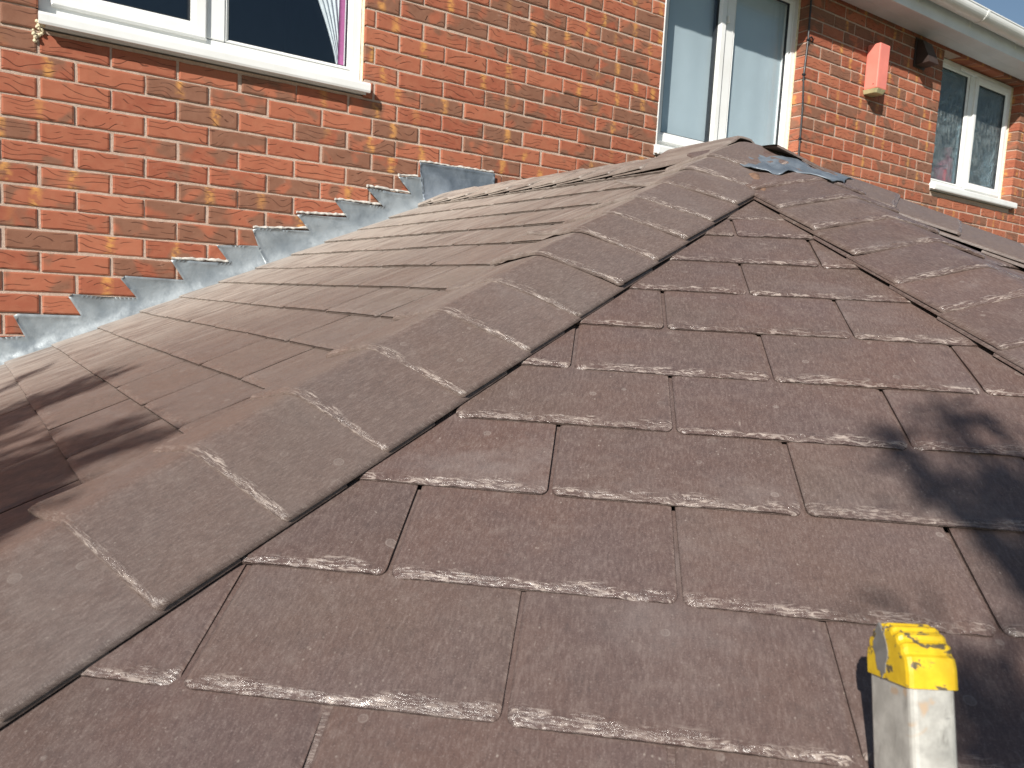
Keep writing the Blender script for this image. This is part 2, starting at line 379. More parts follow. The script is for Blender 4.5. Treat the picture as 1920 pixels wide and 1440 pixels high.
# mortar core, 5 mm behind the brick faces, pieces round the openings
core = MB(); YM = .0045
xs = sorted({WX0, WX1, *[x for a in OPEN.values() for x in (a[0]-.006, a[1]+.006)]})
for xa, xb in zip(xs[:-1], xs[1:]):
    op = [a for a in OPEN.values() if abs(a[0]-.006-xa) < 1e-6]
    if op:
        core.box(xa, xb, YM, .25, -Z0+Z0, op[0][2]-.006+Z0); core.box(xa, xb, YM, .25, op[0][3]+.006+Z0, WTOP+.4+Z0)
    else: core.box(xa, xb, YM, .25, 0, WTOP+.4+Z0)
wall = core.build('wall', M_mortar, house)
def brick_mesh(x0, x1, z0, z1, dx, yj, hi, seed):
    """one brick, front towards -Y, irregular arrises; returns verts, faces, uv"""
    L, H = x1-x0, z1-z0
    if not hi:
        V = [(x0,yj,z0),(x1,yj,z0),(x1,yj,z1),(x0,yj,z1),(x0,.1,z0),(x1,.1,z0),(x1,.1,z1),(x0,.1,z1)]
        F = [(0,1,2,3),(1,5,6,2),(4,0,3,7),(3,2,6,7),(4,5,1,0)]
    else:
        us = np.r_[0, .006, np.linspace(.03, L-.03, 5) if L > .12 else [L/2], L-.006, L]; vs = np.array([0, .005, H*.5, H-.005, H])
        V = []; rr = random.Random(seed)
        ph = [rr.uniform(0, 50) for _ in range(4)]
        for j, b in enumerate(vs):
            for i, a in enumerate(us):
                eu = i in (0, len(us)-1); ev = j in (0, len(vs)-1)
                na = noise.noise(Vector((a*38+ph[0], b*38, ph[1]))); nb = noise.noise(Vector((a*30+ph[2], b*30, ph[3])))
                y = yj + (.0022 if (eu or ev) else 0) + .0011*nb
                xx = x0+a + (.0016*na if eu else 0); zz = z0+b + (.0021*na if ev else 0)
                V.append((xx, y, zz))
        nu, nv = len(us), len(vs)
        F = [(j*nu+i, j*nu+i+1, (j+1)*nu+i+1, (j+1)*nu+i) for j in range(nv-1) for i in range(nu-1)]
        loop = [i for i in range(nu)] + [j*nu+nu-1 for j in range(1, nv)] + [(nv-1)*nu+i for i in range(nu-2, -1, -1)] + [j*nu for j in range(nv-2, 0, -1)]
        b0 = len(V); V += [(V[k][0], .1, V[k][2]) for k in loop]
        n = len(loop)
        F += [(loop[(k+1) % n], loop[k], b0+k, b0+(k+1) % n) for k in range(n)]
    xc, zc = (x0+x1)/2, (z0+z1)/2
    UV = [(v[0]-xc + (v[1]-yj)*.9, v[2]-zc) for v in V]
    return V, F, UV
bricks = []
NR0, NR1 = int(-Z0/.075), int(math.ceil(WTOP/.075))+4
shift_row = {}
for row in range(-45, NR1):
    z0 = row*.075 + .005; z1 = z0+.065
    off = 0.0 if row % 2 == 0 else .1125
    k0 = int((WX0-off)/.225)-1
    for k in range(k0, k0+56):
        xa = off + k*.225 + .005; xb = xa+.215
        if xa < WX0 or xb > WX1: continue
        segs = [(xa, xb)]
        for a in OPEN.values():
            if z1 > a[2]+.012 and z0 < a[3]-.012:
                ns = []
                for s0, s1 in segs:
                    if s1 <= a[0] or s0 >= a[1]: ns.append((s0, s1)); continue
                    if s0 < a[0]-.03: ns.append((s0, a[0]))
                    if s1 > a[1]+.03: ns.append((a[1], s1))
                segs = ns
        for s0, s1 in segs:
            for a in OPEN.values():
                if z1 > a[2]+.012 and z0 < a[3]-.012:
                    if 0 < s0-a[1] < .045: s0 = a[1]
                    if 0 < a[0]-s1 < .045: s1 = a[0]
            bricks.append((row, s0, s1, z0, z1))
def flash_z(x): return -1.037 + .4569*x if x < 1.6 else max(-.306-.45*(x-1.6)*.0, -.45)
ranked = []
for i, (row, x0, x1, z0, z1) in enumerate(bricks):
    p = [project((x, 0, z+Z0)) for x, z in ((x0, z0), (x1, z0), (x1, z1), (x0, z1))]
    if min(q[2] for q in p) < .1: area = 0
    else:
        inside = any(-5 < q[0] < 1925 and -5 < q[1] < 1445 for q in p)
        A = .5*abs(sum(p[k][0]*p[(k+1) % 4][1]-p[(k+1) % 4][0]*p[k][1] for k in range(4)))
        xm, zm = (x0+x1)/2, (z0+z1)/2
        vis = zm > -1.02+.457*xm+.06 if xm < 1.85 else (p[0][1] < 330 + max(0, (p[0][0]-1420))*.46)
        area = A if inside and vis and zm < WTOP else 0
    ranked.append((area, i))
ranked.sort(reverse=True)
single = {i for a, i in ranked[:300] if a > 0}
print('bricks', len(bricks), 'visible', sum(1 for a, i in ranked if a > 0))
vis_set = {i for a, i in ranked if a > 0}
stuff = {'v': [], 'f': [], 'uv': [], 'r': []}
for i, (row, x0, x1, z0, z1) in enumerate(bricks):
    rr = random.Random(i*13+5)
    jx, jz = rr.gauss(0, .0016), rr.gauss(0, .0010)
    e = .35 if rr.random() < .5 else 1
    rnd = (rr.random(), rr.random()**1.2, rr.random(), rr.random())
    hi = i in vis_set
    V, F, UV = brick_mesh(x0+jx*(x1-x0 > .2), x1+jx*(x1-x0 > .2), z0+jz+Z0, z1+jz+Z0, 0, rr.gauss(-.0005, .0009), hi, i)
    if i in single:
        mesh_obj('brick', V, F, M_brick, wall, smooth=False, uv=UV, rnd=rnd)
    else:
        b = len(stuff['v']); stuff['v'] += V; stuff['f'] += [tuple(b+q for q in f) for f in F]; stuff['uv'] += UV; stuff['r'] += [rnd]*len(V)
tag(mesh_obj('brick', stuff['v'], stuff['f'], M_brick, wall, uv=stuff['uv'], rnd=stuff['r']), kind='stuff', label='remaining smaller red bricks of the wall')

# ---- windows
def room(x0, x1, z0, z1, y0, depth, mat, ext=.5):
    m = MB(); X0, X1, zz0, zz1 = x0-ext, x1+ext, z0-.9, z1+.25
    for q in (((X0,y0+depth,zz0),(X1,y0+depth,zz0),(X1,y0+depth,zz1),(X0,y0+depth,zz1)), ((X0,y0,zz0),(X0,y0+depth,zz0),(X0,y0+depth,zz1),(X0,y0,zz1)),
              ((X1,y0,zz0),(X1,y0+depth,zz0),(X1,y0+depth,zz1),(X1,y0,zz1)), ((X0,y0,zz0),(X1,y0,zz0),(X1,y0+depth,zz0),(X0,y0+depth,zz0)), ((X0,y0,zz1),(X1,y0,zz1),(X1,y0+depth,zz1),(X0,y0+depth,zz1))):
        m.add([(a, b, c+Z0) for a, b, c in q], [(0, 1, 2, 3)])
    # inner face of the outside wall round the opening
    for a0, a1, b0, b1 in ((X0, x0, zz0, zz1), (x1, X1, zz0, zz1), (x0, x1, zz0, z0), (x0, x1, z1, zz1)):
        m.add([(a0, y0, b0+Z0), (a1, y0, b0+Z0), (a1, y0, b1+Z0), (a0, y0, b1+Z0)], [(0, 1, 2, 3)])
    return m.build('room_interior', mat, house)
def window(key, rec, sashes, glass, sill_out, sill_h, horn, mull):
    """rec = frame front behind the wall face; sashes = list of (x0,x1,is_opening)"""
    x0, x1, z0, z1 = OPEN[key]; zs = z0+sill_h        # frame stands on the sill
    Zs, Z1 = zs+Z0, z1+Z0; y = rec
    m = MB().ring(x0+.002, x1-.002, Zs, Z1, [(0, y+.07), (0, y), (.003, y-.002), (.040, y-.002), (.046, y+.010), (.052, y+.014), (.052, y+.07)])
    for mx in mull:
        m.box(mx-.034, mx+.034, y-.0015, y+.07, Zs+.045, Z1-.045, .004)
    w = m.build('window', M_upvc, house)
    for s0, s1, opening in sashes:
        if opening:
            f = .018
            MB().ring(s0, s1, Zs+.040-.006, Z1-.034, [(0, y+.03), (0, y-f+.006), (.006, y-f), (.040, y-f), (.052, y-f+.011), (.058, y-f+.013), (.060, y+.03)]).build('sash', M_upvc, w)
            MB().ring(s0+.058, s1-.058, Zs+.092, Z1-.092, [(0, y-f+.0135), (.004, y-f+.0145), (.004, y+.03)]).build('gasket', M_gasket, w)
            MB().box(s0+.059, s1-.059, y+.004, y+.028, Zs+.093, Z1-.093).build('pane', glass, w)
        else:
            MB().ring(s0, s1, Zs+.046, Z1-.046, [(0, y+.05), (0, y+.004), (.003, y+.002), (.012, y+.010), (.014, y+.013), (.014, y+.05)]).build('glazing_bead', M_upvc, w)
            MB().ring(s0+.013, s1-.013, Zs+.059, Z1-.059, [(0, y+.0125), (.004, y+.0135), (.004, y+.03)]).build('gasket', M_gasket, w)
            MB().box(s0+.014, s1-.014, y+.018, y+.042, Zs+.060, Z1-.060).build('pane', glass, w)
    # sill: nosed upvc board with a drip edge
    a, b = x0-horn[0], x1+horn[1]
    prof = [(rec+.06, zs-.001), (rec-.004, zs-.001), (-sill_out+.010, zs-.013), (-sill_out+.002, zs-.018), (-sill_out, zs-.024), (-sill_out, z0+.008), (-sill_out+.003, z0), (-sill_out+.014, z0), (-sill_out+.016, z0+.006), (-.002, z0+.010), (-.002, z0-.0), (rec+.06, z0)]
    if horn[0] == 0: a = x0+.001
    V = [(xx, yy, zz+Z0) for xx in (a, b) for yy, zz in prof]; n = len(prof)
    MB().add(V, [(k, (k+1) % n, n+(k+1) % n, n+k) for k in range(n)] + [tuple(range(n))[::-1], tuple(range(n, 2*n))]).build('sill', M_upvc, w)
    return w
wl_ = window('left', .040, [(.040, .556, True), (.628, 1.145, False)], M_glass, .052, .055, (0, .012), [.592])
# sealant down the right jamb and crumbs of foam at the left end of the sill
MB().box(1.186, 1.1925, .012, .036, .15+Z0, 1.27+Z0, .002).build('sealant_bead', M_seal, wl_)
fo = MB(); rr = random.Random(3)
for k in range(16):
    c = np.array([rr.gauss(.003, .008), -.006+rr.gauss(0, .004), .085+rr.gauss(-.008, .016)+Z0]); r_ = rr.uniform(.004, .009)
    bm = bmesh.new(); bmesh.ops.create_icosphere(bm, subdivisions=1, radius=r_); bm.verts.index_update()
    fo.add([tuple(np.array(v.co)*np.array([1, .8, 1]) + c) for v in bm.verts], [tuple(v.index for v in f.verts) for f in bm.faces]); bm.free()
fo.build('foam_crumbs', M_foam, wl_)
wm_ = window('middle', .090, [(2.955, 3.470, True), (3.560, 4.075, False)], M_glass, .045, .062, (.012, 0), [3.52])
MB().box(4.128, 4.1385, .078, .092, .16+Z0, 1.27+Z0, .002).build('sealant_bead', M_seal, wm_)
# white packer strip on the left jamb arris, and the handle
MB().box(2.9045, 2.908, -.004, .085, .10+Z0, 1.27+Z0).build('jamb_trim', M_upvc, wm_)
h = MB().box(3.478, 3.500, .066, .088, .955+Z0, .992+Z0, .006)
h.build('handle', M_upvc, wm_)
wr_ = window('right', .090, [(5.775, 6.300, False), (6.375, 6.935, True)], M_obs, .045, .060, (.012, .03), [6.345])
MB().box(6.12, 6.72, .072, .0875, 1.228+Z0, 1.254+Z0, .004).build('trickle_vent', M_upvc, wr_)
MB().box(6.978, 6.988, .078, .092, .33+Z0, 1.265+Z0, .002).build('sealant_bead', M_seal, wr_)
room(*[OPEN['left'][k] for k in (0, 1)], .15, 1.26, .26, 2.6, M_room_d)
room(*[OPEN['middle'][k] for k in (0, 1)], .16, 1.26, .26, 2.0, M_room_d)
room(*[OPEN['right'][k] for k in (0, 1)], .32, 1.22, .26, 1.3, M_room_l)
# plaster jambs between the frame and the room
jm = MB()
for k, (x0, x1, z0, z1) in OPEN.items():
    y0 = .112 if k == 'left' else .162
    for q in (((x0, y0), (x0, .262)), ((x1, y0), (x1, .262))):
        jm.add([(q[0][0], q[0][1], z0+Z0), (q[1][0], q[1][1], z0+Z0), (q[1][0], q[1][1], z1+Z0), (q[0][0], q[0][1], z1+Z0)], [(0, 1, 2, 3)])
    for zz in (z0+.05, z1): jm.add([(x0, y0, zz+Z0), (x1, y0, zz+Z0), (x1, .262, zz+Z0), (x0, .262, zz+Z0)], [(0, 1, 2, 3)])
jm.build('inner_jambs', M_upvc, house)
# curtains and blind
def cloth(name, pts_fn, nu, nv, mat, label, cat):
    V = [pts_fn(i/nu, j/nv) for j in range(nv+1) for i in range(nu+1)]
    F = [(j*(nu+1)+i, j*(nu+1)+i+1, (j+1)*(nu+1)+i+1, (j+1)*(nu+1)+i) for j in range(nv) for i in range(nu)]
    n = len(V); V2 = [(x, y+.004, z) for x, y, z in V]
    F2 = [tuple(n+k for k in f[::-1]) for f in F]
    rim = [(i, i+1, n+i+1, n+i) for i in range(nu)]
    return tag(mesh_obj(name, V+V2, F+F2+rim, mat, smooth=True), label, cat)
cloth('blind', lambda a, b: (2.93+1.19*a, .136+.001*math.sin(40*a), .15+1.11*b+Z0), 40, 12, M_blind, 'pale blue-grey blind drawn behind the middle window glass', 'blind')
def voile(a, b):   # tied back: gathered towards the right at the bottom
    z = .215+1.04*b; sw = .50*b**1.25
    x = 1.168 - .035 - (sw*(1-a)+.020*(1-a)); fold = .012*math.sin(a*34+2*b)*(.3+.7*b)
    return (x, .125+fold, z+Z0)
cloth('net_curtain', voile, 48, 24, M_voile, 'white net curtain tied back inside the left window', 'curtain')
cloth('curtain', lambda a, b: (1.108+.052*a, .096+.004*math.sin(a*9), .17+1.09*b+Z0), 14, 10, M_pink, 'mauve pink curtain strip at the right side of the left window', 'curtain')
def bottle(c, h, r, label):
    pr = [(0, 0), (r, 0), (r*1.02, .01), (r, h*.6), (r*.85, h*.7), (r*.4, h*.78), (r*.38, h*.86)]; cap = [(r*.5, h*.86), (r*.5, h), (0, h)]
    e = empty('bottle', c, label, 'bottle')
    for nm, pf in (('bottle_body', pr), ('bottle_cap', cap)):
        n = 14; V = [(c[0]+q*math.cos(2*math.pi*k/n), c[1]+q*math.sin(2*math.pi*k/n), c[2]+z) for q, z in pf for k in range(n)]
        F = [(i*n+k, i*n+(k+1) % n, (i+1)*n+(k+1) % n, (i+1)*n+k) for i in range(len(pf)-1) for k in range(n)]
        mesh_obj(nm, V, F, M_red, e, smooth=True)
bottle((6.15, .180, .374+Z0), .17, .055, 'short red bottle on the sill inside the frosted right window')
bottle((6.245, .180, .374+Z0), .30, .045, 'taller red bottle on the sill inside the frosted right window')

# ---- eaves
ZS = 1.300+Z0
for k in range(2):
    MB().box(WX0, WX1, -.003-.1*(k+1)+.0015, -.003-.1*k, ZS, ZS+.008, .0015).build('soffit_board', M_fascia, house)
MB().box(WX0, WX1, -.222, -.2045, ZS-.008, ZS+.165, .002).build('fascia', M_fascia, house)
gp = []   # half-round gutter, 112 mm
gy, gz, gr = -.282, ZS+.128, .058
for k in range(17):
    a = math.pi*k/16; gp.append((gy+gr*math.cos(a), gz-gr*math.sin(a)))
prof = [(gy+gr, gz+.012)] + gp + [(gy-gr, gz+.012), (gy-gr-.006, gz+.012), (gy-gr-.006, gz+.004), (gy-gr-.0025, gz)]
prof += [(gy+(gr+.0025)*math.cos(math.pi-math.pi*k/16), gz-(gr+.0025)*math.sin(math.pi-math.pi*k/16)) for k in range(1, 17)] + [(gy+gr+.0025, gz+.012)]
n = len(prof); V = [(x, y, z) for x in (WX0, WX1) for y, z in prof]
gut = mesh_obj('gutter', V, [(k, (k+1) % n, n+(k+1) % n, n+k) for k in range(n)], M_upvc, house, smooth=False)
for bx in np.arange(-1.9, 9.2, .68):
    bx = bx + .03; R2 = gr+.0062; b = []
    for k in range(19):
        a = -.12 + (math.pi+.24)*k/18; b.append((gy+R2*math.cos(a), gz-R2*math.sin(a)))
    b2 = [(gy+(R2-.003)*math.cos(-.12+(math.pi+.24)*k/18), gz-(R2-.003)*math.sin(-.12+(math.pi+.24)*k/18)) for k in range(18, -1, -1)]
    pr = b+b2; n = len(pr); V = [(x, y, z) for x in (bx-.014, bx+.014) for y, z in pr]
    m = MB().add(V, [(k, (k+1) % n, n+(k+1) % n, n+k) for k in range(n)] + [tuple(range(n))[::-1], tuple(range(n, 2*n))])
    m.box(bx-.014, bx+.014, -.2245, -.2222, gz-.075, gz+.02)
    m.build('gutter_bracket', M_upvc, gut)
# tiled roof behind the gutter
pt = math.radians(30); rdir = np.array([0, math.cos(pt), math.sin(pt)]); rn = np.array([0, -math.sin(pt), math.cos(pt)])
RO = np.array([0, -.262, gz+.012])
rs = MB().add([RO+rn*-.02+np.array([x, 0, 0])+rdir*d for x, d in ((WX0, .04), (WX1, .04), (WX1, 5), (WX0, 5))], [(0, 1, 2, 3)]).build('roof', M_tile, house)
tw = .30; tb = None
def tile_mesh():
    V = []; N = 13
    for a in range(N):
        t = a/(N-1); w = t*.327-.0; hgt = .013+.022*math.sin(math.pi*2*t)**2*(1 if t < .5 else .35)
        for (d, dz) in ((0, 0), (.40, -.020)): V.append((w, d, hgt+dz+.010)); V.append((w, d, hgt+dz-.002))
    F = []
    for a in range(N-1):
        b = a*4; c = b+4; F += [(b, c, c+2, b+2), (b+1, b+3, c+3, c+1), (b, b+1, c+1, c)]
    return V, F
TV, TF = tile_mesh(); tb = None
for rw in range(3):
    for k in range(int((WX1-WX0)/tw)):
        x0 = WX0+k*tw
        if tb is None:
            me = bpy.data.meshes.new('tile'); W = [np.array([a, 0, 0])+rdir*b+rn*c for a, b, c in TV]; me.from_pydata([tuple(w) for w in W], [], TF); me.materials.append(M_tile); tb = me
        o = link(bpy.data.objects.new('tile', tb)); o.parent = rs
        o.location = Vector(RO+rdir*(rw*.33)+np.array([x0, 0, 0])) - wloc(rs)

# ---- things on the wall
def wp(u, v, y=0.): return on_wall(u, v, y)
bx0, bx1, bz0, bz1, bd = 4.763, 4.878, .800+Z0, 1.092+Z0, .098
al = empty('alarm_box', (4.82, 0, .8+Z0), 'faded red burglar alarm box mounted on the wall under the eaves', 'alarm box')
m = MB().box(bx0, bx1, -bd, -.002, bz0, bz1, .007); m.build('cover', M_bell, al)
prof = [(bx0-.004, -.0025), (bx0-.004, -bd+.012), (bx0+.012, -bd-.004), (bx1-.012, -bd-.004), (bx1+.004, -bd+.012), (bx1+.004, -.0025)]
V = [(x, y, z) for z in (bz0-.026, bz0-.0005) for x, y in prof]; V[:6] = [((x-4.82)*.82+4.82, y*.86, z) for x, y, z in V[:6]]
MB().add(V, [(k, (k+1) % 6, 6+(k+1) % 6, 6+k) for k in range(6)] + [tuple(range(6))[::-1], tuple(range(6, 12))]).build('base', M_bellb, al)
MB().tube([(bx0-.0006, -.070, bz0+.028), (bx0+.002, -.070, bz0+.028)], .0042, 10).build('screw_hole', M_black, al)
MB().tube([(bx1+.012, -.004, bz1-.10), (bx1+.05, -.006, bz1-.12), (bx1+.10, -.02, bz1-.14), (bx1+.115, -.012, bz1-.17)], .004, 6).build('wire', M_black, al)
cab = [wp(1523, -30, -.008), wp(1521, 0, -.008), wp(1515, 75, -.008), wp(1507, 140, -.008), wp(1505, 200, -.009), wp(1500, 260, -.008), wp(1495, 320, -.008), wp(1490, 420, -.008)]
cb = empty('cable', cab[-1], 'thin black cable running down the bricks beside the middle window', 'cable')
MB().tube(cab, .0065, 8).build('cable_run', M_black, cb)
for k in (2, 3, 5):
    p = cab[k]; MB().box(p[0]-.011, p[0]+.011, -.017, -.001, p[2]-.006, p[2]+.006, .002).build('cable_clip', M_black, cb)
MB().tube([cab[2], cab[2]+np.array([.02, -.008, .022]), cab[2]+np.array([.045, -.004, .012]), cab[2]+np.array([.05, .002, .0])], .005, 6).build('cable_loop', M_black, cb)
vt = empty('wall_vent', (5.45, 0, 1.1+Z0), 'dark cowled vent in shadow under the white soffit', 'vent')
vx0, vx1, vz0, vz1 = 5.335, 5.455, 1.085+Z0, 1.262+Z0
MB().box(vx0-.012, vx1+.012, -.010, -.002, vz0-.012, vz1+.012, .002).build('back_plate', M_vent, vt)
V = [(x, y, z) for x in (vx0, vx1) for y, z in ((-.0105, vz0), (-.115, vz0+.004), (-.100, vz0+.05), (-.052, vz1-.02), (-.0105, vz1))]
MB().add(V, [(0, 4, 3, 2, 1)[::-1], (5, 6, 7, 8, 9)[::-1], (1, 2, 7, 6), (2, 3, 8, 7), (3, 4, 9, 8), (0, 1, 6, 5)]).build('cowl', M_vent, vt)

# ================================================================== CONSERVATORY ROOF
PHL, TL = .05197, .45695
APEX = np.array([1.69039, -1.67565, 0.]); ZL = -1.03701+Z0
gL = TL*np.array([math.cos(PHL), math.sin(PHL)]); APEX[2] = ZL + gL@APEX[:2]
gF = .53269*np.array([math.cos(.871875), math.sin(.871875)])
h = math.radians(-104.5); hv = np.array([math.cos(h), math.sin(h)]); eR_ = np.array([math.cos(PHL+math.pi/2), math.sin(PHL+math.pi/2)])
gR = (gF@hv)/(eR_@hv)*eR_
h2 = math.radians(-54.0); hv2 = np.array([math.cos(h2), math.sin(h2)]); eG = np.array([math.cos(PHL+math.pi*.75), math.sin(PHL+math.pi*.75)])
gG = (gR@hv2)/(eG@hv2)*eG
gK = -gL
class Facet:
    def __init__(s, g):
        t = np.linalg.norm(g); s.g = g; dh = -g/t; s.d = np.r_[dh, -t]/math.sqrt(1+t*t); s.e = np.array([-dh[1], dh[0], 0.]); s.n = np.cross(s.d, s.e); s.n = s.n if s.n[2] > 0 else -s.n
    def P(s, u, v, h=0.): return APEX + s.e*u + s.d*v + s.n*h
    def uv(s, P): r = np.asarray(P)-APEX; return r@s.e, r@s.d
FL, FF, FR, FG, FK = map(Facet, (gL, gF, gR, gG, gK))
def hipdir(a, b, sign):
    dg = a.g-b.g; v = np.array([-dg[1], dg[0]]); v /= np.linalg.norm(v); z = a.g@v
    if z > 0: v, z = -v, -z
    w = np.r_[v, z]; return w/np.linalg.norm(w)
H_LF, H_FR, H_RG, H_GK = hipdir(FL, FF, 1), hipdir(FF, FR, 1), hipdir(FR, FG, 1), hipdir(FG, FK, 1)
RIDGE = np.array([-math.sin(PHL), math.cos(PHL), 0.]); RLEN = -APEX[1]/RIDGE[1]      # from the apex back to the wall
cons = empty('conservatory', (1.6, -1.2, 0), 'conservatory with a hipped brown slate roof against the house', 'conservatory')
EAVE = APEX[2]-1.238-.305+.305-(-.3054)*0
EAVE = -1.240+Z0
def eave_s(f): return (APEX[2]-EAVE)/(-f.d[2])
# deck under the slates
ends = {}
for nm, hd in (('LF', H_LF), ('FR', H_FR), ('RG', H_RG), ('GK', H_GK)):
    ends[nm] = APEX + hd*((APEX[2]-EAVE)/(-hd[2]))
rw = APEX + RIDGE*RLEN
def wall_end(f):
    s = eave_s(f); u = (-APEX[1]-f.d[1]*s)/f.e[1]; return f.P(u, s)
wl0, wk0 = wall_end(FL), wall_end(FK)
dk = np.array([0, 0, -.004])
polys = {'L': [APEX, rw, wl0, ends['LF']], 'F': [APEX, ends['LF'], ends['FR']], 'R': [APEX, ends['FR'], ends['RG']], 'G': [APEX, ends['RG'], ends['GK']], 'K': [APEX, ends['GK'], wk0, rw]}
slopes = {}
for k, P in polys.items():
    P = [np.asarray(p)+dk for p in P]; lo = [p-np.array([0, 0, .02]) for p in P]; n = len(P)
    slopes[k] = MB().add(P+lo, [tuple(range(n)), tuple(range(n, 2*n))[::-1]] + [(i, n+i, n+(i+1) % n, (i+1) % n) for i in range(n)]).build('roof_slope', M_deck, cons)

def vnoise(t, seed):
    return noise.noise(Vector((t, seed*7.31, seed*1.7)))
def chip_profile(u, seed):
    """set-back of the moulded riven tail at position u (m)"""
    b = .0055 + .004*(vnoise(u*9, seed)+.6)
    k = 0; x = -0.02 - .02*random.Random(int(seed*977)).random(); rr = random.Random(int(seed*331)+1)
    while x < u+.09 and k < 24:
        L = rr.uniform(.030, .095); dp = rr.uniform(.001, .019)
        if x < u < x+L:
            t = (u-x)/L; b = max(b, .006 + dp*(math.sin(math.pi*t)**.7)*(1-.35*t))
        x += L*rr.uniform(.55, 1.0); k += 1
    return b
CHIPS = {}
def chip(u, seed):
    key = (round(u, 4), seed)
    if key not in CHIPS: CHIPS[key] = chip_profile(u, seed)
    return CHIPS[key]
ROWS = [0, .0012, .003, .0055, .008, .0105, .0135, .017, .0205, .025, .032, .075, .15, .24, .325]
def tail_drop(u, x, seed, amp=.0040):
    b = chip(u, seed)
    r = .0006*noise.noise(Vector((u*140, x*300, seed*3.1))) + .0002*noise.noise(Vector((u*260, x*700, seed)))
    if x < b:
        t = x/b; q = vnoise(u*34, seed+4); return amp*(.65+.9*abs(vnoise(u*21, seed+9)))*(1-t)**(1.05+.8*q)+ .0009*math.sin(t*9+u*90)*(1-t)*t*2 + r*1.6, 1.0
    return (r*.35 if x < .035 else 0.), max(0., 1-(x-b)/.004)*.8
TH = .0062
def slate(f, u0, u1, sb, seed, parent, clips, hi=True, length=.325, lift=0., rot=0., to=None, tail=True, ek=1., dk_=1.):
    w = u1-u0; step = .0042 if hi == 2 else (.008 if hi else .03)
    n = max(3, int(w/step)); rows = ROWS if hi == 2 else ([0, .002, .005, .009, .014, .020, .03, .1, .325] if hi else [0, .006, .325])
    rows = [x for x in rows if x < length-.01]+[length]
    bm = bmesh.new(); le = bm.verts.layers.float.new('edge'); rad = .011
    rr = random.Random(seed); var = rr.randrange(6)+1; flip = rr.random() < .5; us0 = rr.uniform(0, .4)
    bend = rr.uniform(-.0012, .0012); grid = []
    for x in rows:
        ins = rad-math.sqrt(max(0, rad*rad-(rad-x)**2)) if x < rad else 0.
        line = []
        for i in range(n+1):
            t = i/n; uu = u0+ins+(w-2*ins)*t; lu = (1-t if flip else t)*w
            ed = 0.; drop = 0.
            if tail:
                drop, ed = tail_drop(lu, x, var); drop *= dk_; ed *= ek
            dside = min(t, 1-t)*w
            if dside < .006: drop += .0022*(1-dside/.006)*(1+.5*vnoise(x*80, seed)); ed = max(ed, .30*(1-dside/.006)*(1 if (t > .5) else .4))
            topi = .0182 - TH*x/.155 + lift*(1-x/length) + bend*(1-2*abs(t-.5))
            v = bm.verts.new((uu+rot*x, sb-x-rot*(t-.5)*w, topi-drop)); v[le] = ed; line.append(v)
        grid.append(line)
    for j in range(len(rows)-1):
        for i in range(n): bm.faces.new((grid[j][i], grid[j][i+1], grid[j+1][i+1], grid[j+1][i]))
    # edge walls and underside
    def wallstrip(vs):
        low = []
        for v in vs:
            x = sb-v.co.y; q = bm.verts.new((v.co.x, v.co.y, .0182-TH*x/.155+lift*(1-x/length)-TH+.0004)); q[le] = .15; low.append(q)
        for a, b, c, d in zip(vs[:-1], vs[1:], low[1:], low[:-1]): bm.faces.new((b, a, d, c))
        return low
    lb = wallstrip(grid[0][::-1]); wallstrip([g_[0] for g_ in grid]); wallstrip([g_[-1] for g_ in grid][::-1])
    for co, no in clips:
        bmesh.ops.bisect_plane(bm, geom=bm.verts[:]+bm.edges[:]+bm.faces[:], dist=1e-5, plane_co=co, plane_no=no, clear_outer=True)
    if not bm.faces: bm.free(); return
    bm.verts.index_update()
    V = [f.P(v.co.x, v.co.y, v.co.z) for v in bm.verts]; UV = [(v.co.x+v.co.z, v.co.y+v.co.z) for v in bm.verts]
    c = (rr.random(), rr.random(), rr.random()); R = [(*c, max(0, min(1, v[le]))) for v in bm.verts]
    Fc = [tuple(v.index for v in fc.verts) for fc in bm.faces]; bm.free()
    if to is not None:
        b = len(to['v']); to['v'] += V; to['f'] += [tuple(b+q for q in fc) for fc in Fc]; to['uv'] += UV; to['r'] += R; return
    return mesh_obj('slate', V, Fc, M_slate_dust_sun if f is FL else M_slate, parent, smooth=True, uv=UV, rnd=R)
def hip_clip(f, hd, side):   # keep the side of the hip line; side=+1 keeps larger u
    u, s = hd@f.e, hd@f.d; nrm = Vector((s, -u, 0)).normalized()
    return ((0, 0, 0), -nrm if side > 0 else nrm)
def wall_clip(f):    # keep y < -0.014
    nn = Vector((f.e[1], f.d[1], f.n[1])); co = nn*((-.014-APEX[1])/nn.length_squared); return (co, nn.normalized())
def lay(f, parent, courses, clips, ulim, hi, to=None, ek=1., dk_=1.):
    sd = 1000*int(abs(f.d[0])*1000)
    for ci, (sb, joints) in enumerate(courses):
        js = sorted(joints); lo, hi_u = ulim(sb)
        js = [j for j in js if True]
        for a, b in zip(js[:-1], js[1:]):
            if b < lo-.05 or a > hi_u+.05: continue
            sd += 17; g = .0014 if f is FL else .0032; rr = random.Random(sd)
            ln = .325 if sb > .34 else max(.05, sb-.012)
            slate(f, a+g, b-g, sb+rr.gauss(0, .0012), sd, parent, clips, hi, ln, rr.uniform(0, .0016), rr.gauss(0, .004), to, True, ek, dk_)
